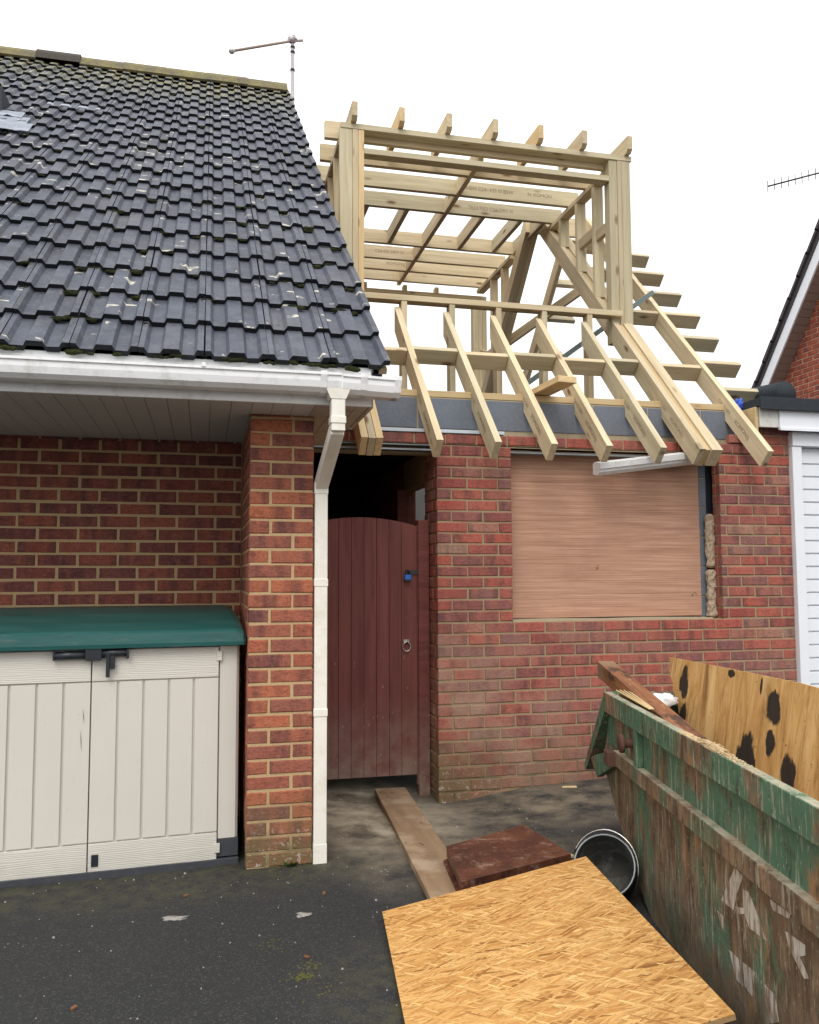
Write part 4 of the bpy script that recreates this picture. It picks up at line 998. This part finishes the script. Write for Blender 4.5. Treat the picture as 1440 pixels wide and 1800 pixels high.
for i in range(48): nslab('soffit_board', 7.983, NX, -.1 + i * .12, -.1 + i * .12 + .114, -.138, -.1285, 'nb_soffit', nsf)
mesh_obj('roof_front_slope', [(7.94, 3.5, nz_(3.5) + .05), (15.2, 3.5, nz_(3.5) + .05), (15.2, -.3, nz_(7.3)), (7.94, -.3, nz_(7.3)), (7.94, 3.5, nz_(3.5) - .02), (15.2, 3.5, nz_(3.5) - .02), (15.2, -.3, nz_(7.3) - .07), (7.94, -.3, nz_(7.3) - .07)],
         [(0, 1, 2, 3), (4, 5, 6, 7), (0, 1, 5, 4), (1, 2, 6, 5), (2, 3, 7, 6), (3, 0, 4, 7)], 'nb_tile', nb)
# distant yagi aerial
ya = thing('yagi_aerial', 'spiky multi-element aerial on a mast standing against the sky above the brick gable', 'aerial', (13.5, 11, 3))
pa, pb = V((10.25, 9.55, 8.92)), V((12.6, 9.2, 9.62))
tube('boom', [pa, pb], .016, 'dark_metal', ya, 6)
for i in range(17):
    c = pa.lerp(pb, i / 17); hh = .11
    tube('element', [c + V((0, 0, -hh)), c + V((0, 0, hh))], .008, 'dark_metal', ya, 5)
tube('mast', [(12.6, 9.2, 5.0), (12.6, 9.2, 9.8)], .025, 'alu', ya, 8)
tube('stay', [(12.6, 9.2, 8.6), (11.6, 9.35, 8.95)], .012, 'dark_metal', ya, 6)

# bare tree far behind
rt = random.Random(11)
def tree(loc, H):
    segs = []
    def grow(p, d, L, r, dep):
        q = p + d * L; segs.append((p, q, r, r * .65))
        if dep == 0: return
        for k in range(rt.randrange(2, 5)):
            a = d.orthogonal().normalized(); a.rotate(Quaternion(d, rt.uniform(0, 6.28)))
            nd = (d + a * rt.uniform(.35, .85) + V((0, 0, .15))).normalized()
            grow(p + d * L * rt.uniform(.55, 1.0), nd, L * rt.uniform(.55, .8), r * .6, dep - 1)
    grow(V(loc), V((0, 0, 1)), H * .36, H * .018, 5)
    vs, fs = [], []
    for p, q, r0, r1 in segs:
        d = (q - p).normalized(); a = d.orthogonal().normalized(); b = d.cross(a); k0 = len(vs)
        for c, r in ((p, r0), (q, r1)):
            for j in range(4): vs.append(c + (a * math.cos(j * 1.571) + b * math.sin(j * 1.571)) * max(r, .006))
        fs += [(k0 + j, k0 + (j + 1) % 4, k0 + 4 + (j + 1) % 4, k0 + 4 + j) for j in range(4)]
    return vs, fs
t_ = thing('bare_tree', 'bare winter tree whose twigs show far behind the timber roof frame', 'tree', (11.2, 24, 0))
tvs, tfs = tree((11.2, 24, 0), 8.6)
mesh_obj('crown', tvs, tfs, 'bark', t_); tube('trunk', [(11.2, 24, -.2), (11.2, 24, 3.0)], .16, 'bark', t_, 8, taper=[.2, .14])

# ------------------------------------------------------------------ skip
F0 = V((1.720, -.428, 0)); sa = V((-.2130, -.9770, 0)); sb_ = V((.9770, -.2130, 0))
SK = Matrix(((sa.x, -sb_.x, 0, F0.x), (sa.y, -sb_.y, 0, F0.y), (0, 0, 1, 0), (0, 0, 0, 1)))      # local x along, local y = outward (towards the drive), z up
sk = thing('skip', 'rusty green metal builders skip with chipped paint and worn white lettering', 'skip', (2.1, -1.8, 0))
prof = [(0.02, .855), (-.20, .47), (.20, .19), (.52, .02), (.72, -.045), (1.63, -.045), (1.83, .02), (2.15, .19), (2.55, .47), (2.33, .855)]
WK = 1.45
sp_ = prism('side_panel', prof, -.046, -.040, 'skip_rust', sk, SK)
prism('side_panel', prof, -WK + .040, -WK + .046, 'skip_rust', sk, SK)
mesh_obj('floor_and_ends', [SK @ V((x, y, z)) for y in (-.047, -WK + .047) for x, z in prof[1:9]], [(i, i + 1, 8 + i + 1, 8 + i) for i in range(7)], 'skip_rust', sk)
rim = box('rim', -.005, 2.36, -.038, .0, .765, .86, 'skip', sk, SK); box('rim', -.005, 2.36, -WK - .045, -WK + .045, .765, .86, 'skip', sk, SK)
box('side_rib', .16, 2.42, -.039, .0, .540, .607, 'skip_rust', sk, SK); box('side_rib', .14, 2.2, -WK - .045, -WK + .039, .545, .607, 'skip_rust', sk, SK)
box('upper_band', -.06, 2.38, -.0395, -.0345, .60, .775, 'skip', sk, SK)
for x in (.50, 2.26): box('stiffener', x, x + .05, -.0342, -.004, .6075, .7648, 'skip', sk, SK)
# sloping end flanges
for s_, x0 in ((1, 0), (-1, 2.355)):
    pts = [(x0 + s_ * .01, .862), (x0 + s_ * -.47, .405), (x0 + s_ * -.44, .385), (x0 + s_ * -.40, .415), (x0 + s_ * .05, .80)]
    prism('end_flange', pts, -WK - .04, -.002, 'skip', sk, SK)
    pts = [(x0 + s_ * -.02, .56), (x0 + s_ * -.25, .50), (x0 + s_ * -.34, .47), (x0 + s_ * -.20, .40), (x0 + s_ * .12, .52), (x0 + s_ * .16, .60)]
    prism('lug_gusset', pts, -.034, -.006, 'skip', sk, SK)
pin = lathe('lifting_pin', [(0, .06), (.020, .06), (.020, -.03)], SK @ Matrix.Translation((.43, -.03, .690)) @ Matrix.Rotation(-math.pi / 2, 4, 'X'), 'rust', sk, 16)
lathe('pin_disc', [(0, .066), (.042, .066), (.042, .052), (0, .052)], SK @ Matrix.Translation((.43, -.03, .690)) @ Matrix.Rotation(-math.pi / 2, 4, 'X'), 'rust', pin, 18)
box('pin_plate', .33, .49, -.0343, -.026, .61, .76, 'skip_rust', sk, SK)
box('hook_bracket', .12, .20, -.005, .035, .535, .605, 'rust', sk, SK)
PO = [[(1.512, 0.508), (1.578, 0.504), (1.525, 0.431), (1.49, 0.368), (1.391, 0.364)], [(1.572, 0.464), (1.621, 0.468), (1.736, 0.373), (1.613, 0.361), (1.58, 0.391), (1.512, 0.362), (1.506, 0.386), (1.574, 0.405)], [(1.86, 0.451), (1.975, 0.461), (1.973, 0.434), (1.94, 0.417), (1.989, 0.381), (1.963, 0.371), (1.911, 0.397), (1.874, 0.422)], [(1.762, 0.502), (1.899, 0.512), (1.886, 0.494), (1.785, 0.479)], [(1.443, 0.226), (1.516, 0.23), (1.547, 0.161), (1.495, 0.158)], [(1.553, 0.235), (1.644, 0.244), (1.617, 0.163), (1.562, 0.168)], [(1.71, 0.241), (1.778, 0.241), (1.797, 0.178), (1.746, 0.148), (1.711, 0.183)], [(1.349, 0.315), (1.399, 0.316), (1.411, 0.269), (1.379, 0.278)]]
for pp in PO: prism('painted_letter', pp, -.0398, -.0385, 'letter', sk, SK)
# contents of the skip
def skp(u, v, z): return SK @ V((u, -v, z))
n_ = 26; vs = []
for j in range(n_):
    for i in range(n_):
        u, v = .10 + 2.15 * i / (n_ - 1), .06 + (WK - .12) * j / (n_ - 1)
        vs.append(skp(u, v, .56 + .12 * mnoise.noise(V((u * 3, v * 3, 2))) + .05 * mnoise.noise(V((u * 11, v * 11, 5)))))
rb = mesh_obj('rubble_fill', vs, [(j * n_ + i, j * n_ + i + 1, (j + 1) * n_ + i + 1, (j + 1) * n_ + i) for j in range(n_ - 1) for i in range(n_ - 1)], 'rubble', smooth=True)
rb['kind'] = 'stuff'; rb['label'] = 'loose builders rubble filling the green skip'; rb['category'] = 'rubble'
a_, b_ = skp(-.09, .37, 1.02), skp(1.60, .52, 1.02)
PF = frame(a_, b_ - a_, V((.16, -.03, 1)))
plyo = mesh_obj('plywood_sheet', [], [], 'ply_skip') if False else None
outl = [(0, 0), (.03, -.03), (.028, -.07), (.085, -.125), (.10, -.16), (.175, -.22), (.20, -.26), (.305, -.335), (.46, -.47), (1.7, -.47), (1.7, -.005), (1.2, .012), (.6, .008)]
plyo = prism('plywood_sheet', outl, -.009, .009, 'ply_skip', None, PF)
tag(plyo, 'ochre plywood sheet with black bitumen stains standing in the skip', 'plywood')
ti = bar('old_timber', skp(-.36, .10, .935), skp(.95, .16, .735), .085, .085, 'timber_dark')
tag(ti, 'old brown timber offcut sticking out over the far end of the skip', 'timber')
tag(bar('pale_board', skp(-.02, .42, .86), skp(.25, .36, .60), .26, .012, 'timber_y', None, sb_), 'pale plywood offcut wedged between old timber and stained sheet in skip', 'board')
tag(lump('white_bag', skp(.16, .225, .835), (.10, .06, .035), 'bag_white', None, .5, 2.0, 3), 'white plastic bag caught behind the old timber in the skip', 'bag')
for i in range(4):
    bar_ = bar('wood_lath', skp(.04 + .03 * i, .055 + .010 * i, .872 + .004 * i), skp(.60, .05 + .006 * i, .866), .006, .005, 'chip')
    tag(bar_, 'thin splintered lath lying in a bundle along the rim of the skip', 'lath', 'splintered laths on the skip rim')
sdv = bmesh.new()
for k in range(1100):
    u = 1.1 + abs(random.gauss(0, .28)) if k % 2 else random.gauss(1.42, .10); v = random.uniform(.003, .036)
    if u > 2.3: continue
    hgt = .016 * math.exp(-((u - 1.42) / .10) ** 2)
    res = bmesh.ops.create_icosphere(sdv, subdivisions=1, radius=1); c_ = skp(u, v, .861 + random.random() * hgt)
    s_ = random.uniform(.001, .0032)
    for q in res['verts']: q.co = c_ + V((q.co.x * s_ * 1.5, q.co.y * s_ * 1.5, q.co.z * s_ * .7))
res = bmesh.ops.create_icosphere(sdv, subdivisions=4, radius=1)
for q in res['verts']:
    k_ = 1 + .5 * mnoise.noise(q.co * 3.1) + .2 * mnoise.noise(q.co * 9)
    q.co = skp(1.42 + q.co.x * .13 * k_, .02 + q.co.y * .02, .860 + q.co.z * .016 * k_)
me = bpy.data.meshes.new('sawdust'); sdv.to_mesh(me); sdv.free(); setmat(me, 'sawdust')
o = link(bpy.data.objects.new('sawdust', me), I4); o['kind'] = 'stuff'; o['label'] = 'sawdust heaped along the top of the skip rim'; o['category'] = 'sawdust'

# ------------------------------------------------------------------ things on the drive
BL, BRc = V((.53, -.755, .030)), V((1.409, -.864, .222)); d2 = V((-.123, -.992, -.012)).normalized()
ex = (BRc - BL); wO = ex.length; nO = ex.cross(-d2).normalized(); nO = nO if nO.z > 0 else -nO
OF = frame(BL, ex, nO)
osb = thing('strand_board', 'square sheet of new orange strand board lying tilted on the drive beside the skip', 'board', BL)
LO = 1.318
yl_ = -LO
vs = [(0, 0, 0), (wO, 0, 0), (wO, yl_, 0), (0, yl_, 0), (0, 0, -.018), (wO, 0, -.018), (wO, yl_, -.018), (0, yl_, -.018)]
sgn = 1 if (OF.to_3x3() @ V((0, -1, 0))).dot(d2) > 0 else -1
vs = [(a, b * sgn, c) for a, b, c in vs]
mesh_obj('board_face', vs[:4] + [(a, b, -.003) for a, b, c in vs[:4]], [(0, 1, 2, 3), (4, 5, 6, 7), (0, 1, 5, 4), (1, 2, 6, 5), (2, 3, 7, 6), (3, 0, 4, 7)], 'osb', osb, OF)
mesh_obj('board_edge', [(a, b, -.0035) for a, b, c in vs[:4]] + vs[4:], [(0, 1, 2, 3), (4, 5, 6, 7), (0, 1, 5, 4), (1, 2, 6, 5), (2, 3, 7, 6), (3, 0, 4, 7)], 'osb_edge', osb, OF)
bx_ = bar('timber_bearer', (1.15, -1.75, .06), (1.27, -2.5, .05), .10, .20, 'timber_dark')
tag(bx_, 'dark old timber bearer propping up the strand board near the skip', 'timber')
pk = bar('scaffold_plank', (1.035, 1.44, -.055 + .035), (.838, -.95, .040), .212, .036, 'plank')
tag(pk, 'dusty brown plank laid along the ground from under the gate', 'plank')
def slab(name, c, z0, z1, m, label, cat):
    vs = [(x, y, z0) for x, y in c] + [(x, y, z1) for x, y in c]
    ctr = V((sum(x for x, y in c) / 4, sum(y for x, y in c) / 4, 0))
    o = mesh_obj(name, [V(q) - ctr for q in vs], [(0, 1, 2, 3), (4, 5, 6, 7), (0, 1, 5, 4), (1, 2, 6, 5), (2, 3, 7, 6), (3, 0, 4, 7)], m, None, Matrix.Translation(ctr))
    return tag(o, label, cat)
slab('brown_board', [(.958, -.240), (1.462, .012), (1.50, -.50), (.885, -.735)], .066, .114, 'veneer', 'stained dark brown board, upper one of the pair beside the plank', 'board')
slab('brown_board', [(.935, -.262), (1.478, .03), (1.47, -.48), (.868, -.75)], .008, .056, 'veneer', 'stained brown board underneath the upper one, next to the plank', 'board')
slab('plywood_offcut', [(1.30, .10), (1.56, .16), (1.64, -.22), (1.40, -.28)], .000, .012, 'chip', 'pale plywood offcut poking out from beneath the brown boards', 'plywood')
# bucket
ax = V((-.52, -.68, .50)).normalized(); bc = V((1.505, -.842, .168))
BK = frame(bc, ax.orthogonal(), ax)
bk = thing('bucket', 'black builders bucket tipped over between the strand board and the skip', 'bucket', (1.6, -.6, 0))
lathe('bucket_body', [(.132, .0), (.105, -.22), (.0, -.22)], BK, 'black_plastic', bk, 32)
lathe('bucket_lining', [(.128, -.004), (.101, -.212), (.0, -.212)], BK, 'wet_lining', bk, 32)
lathe('bucket_rim', [(.128, -.005), (.128, .003), (.135, .004), (.136, -.008), (.132, -.010)], BK, 'steel', bk, 32)
hp = [BK @ V((.158 * math.cos(t), .158 * math.sin(t), .01 - .10 * math.sin((t - 1.9) * 1.0) if False else .02 + .03 * math.sin(t - 1.9))) for t in [1.9 + math.pi * k / 18 for k in range(19)]]
hp = [BK @ V((.146 * math.cos(t), .146 * math.sin(t) * 1.0, -.02 + .05 * math.sin(t - 1.9))) for t in [1.9 + math.pi * k / 18 for k in range(19)]]
tube('wire_handle', hp, .004, 'chrome', bk, 6)
# debris: chips, leaves, grit
rr = random.Random(21)
def flake(name, x, y, L, wd, m, label, cat, rot, group=None):
    o = mesh_obj(name, [(-L / 2, -wd / 2, 0), (L / 2, -wd * .35, .002), (L * .46, wd / 2, .004), (-L * .4, wd * .45, .001), (-L / 2, -wd / 2, .006), (L / 2, -wd * .35, .008), (L * .46, wd / 2, .010), (-L * .4, wd * .45, .007)],
                 [(0, 1, 2, 3), (4, 5, 6, 7), (0, 1, 5, 4), (1, 2, 6, 5), (2, 3, 7, 6), (3, 0, 4, 7)], m, None, Matrix.Translation((x, y, gz(x, y) + .001)) @ Matrix.Rotation(rot, 4, 'Z'))
    return tag(o, label, cat, group)
flake('wood_chip', 2.215, 1.13, .10, .028, 'chip', 'pale wood splinter on the asphalt at the foot of the brick wall', 'wood chip', -.35)
for x, y, r in ((-.28, -.28, .4), (.33, -.42, 1.2), (-.98, -1.2, 2.0), (-.62, -1.25, .7), (.18, -1.05, 2.4)):
    flake('dry_leaf', x, y, .022, .014, 'leaf', 'small dry brown leaf lying on the dark asphalt drive', 'leaf', r, 'dry leaves on the drive')
for i, (x, y, lab) in enumerate(((-.312, -.527, 'pale grey mortar smear on the asphalt in front of the storage box'), (.217, -.628, 'small buff mortar smear on the asphalt in front of the brick pier'))):
    tag(lump('mortar_dropping', (x, y, gz(x, y) + .001), (.045 - .015 * i, .022, .005), 'grit', None, 1.1, 2.2, 3, seed=i + 2), lab, 'mortar')
bm = bmesh.new()
for k in range(600):
    x, y = rr.uniform(-1.6, 2.6), rr.uniform(-2.6, 1.1)
    if (x < -.05 and y > .1) or (0 < x < .33 and y > 0): continue
    s_ = rr.uniform(.0015, .0048) if rr.random() < .94 else rr.uniform(.005, .008)
    res = bmesh.ops.create_cone(bm, segments=4, radius1=s_, radius2=s_ * .4, depth=s_, cap_ends=True)
    mt = Matrix.Translation((x, y, gz(x, y) + s_ * .4)) @ Matrix.Rotation(rr.uniform(0, 6), 4, 'Z') @ Matrix.Rotation(rr.uniform(-.5, .5), 4, 'X')
    for q in res['verts']: q.co = mt @ q.co
me = bpy.data.meshes.new('grit'); bm.to_mesh(me); bm.free(); setmat(me, 'grit')
o = link(bpy.data.objects.new('grit', me), I4); o['kind'] = 'stuff'; o['label'] = 'pale grit scattered over the asphalt drive'; o['category'] = 'grit'
# moss tuft patches and a weed at the pier foot
bm = bmesh.new()
for cx, cy, n_, sp in ((.15, -1.19, 80, .022), (.18, -1.12, 40, .025), (.22, -1.3, 24, .06), (.05, -.9, 25, .05), (.2, -.015, 60, .09)):
    for k in range(n_):
        x, y = rr.gauss(cx, sp), rr.gauss(cy, sp * .8); s_ = rr.uniform(.0015, .0045)
        res = bmesh.ops.create_icosphere(bm, subdivisions=1, radius=1)
        for q in res['verts']: q.co = V((x + q.co.x * s_ * 1.5, y + q.co.y * s_ * 1.5, gz(x, y) + q.co.z * s_ * .5))
me = bpy.data.meshes.new('moss'); bm.to_mesh(me); bm.free(); setmat(me, 'moss_y')
o = link(bpy.data.objects.new('moss', me), I4); o['kind'] = 'stuff'; o['label'] = 'low moss tufts growing on the asphalt'; o['category'] = 'moss'
vs, fs = [], []
for k in range(26):
    a = rr.uniform(0, 6.28); L_ = rr.uniform(.02, .05); p0 = V((.225 + rr.uniform(-.02, .02), -.012, 0.0)); d = V((math.cos(a) * .7, -abs(math.sin(a)) * .6, .8)).normalized(); s_ = d.orthogonal().normalized() * .006
    i0 = len(vs); vs += [p0, p0 + d * L_ * .5 + s_, p0 + d * L_, p0 + d * L_ * .5 - s_]; fs.append((i0, i0 + 1, i0 + 2, i0 + 3))
wd = mesh_obj('weed', vs, fs, 'weed'); tag(wd, 'tiny green weed sprouting at the foot of the brick pier', 'weed')
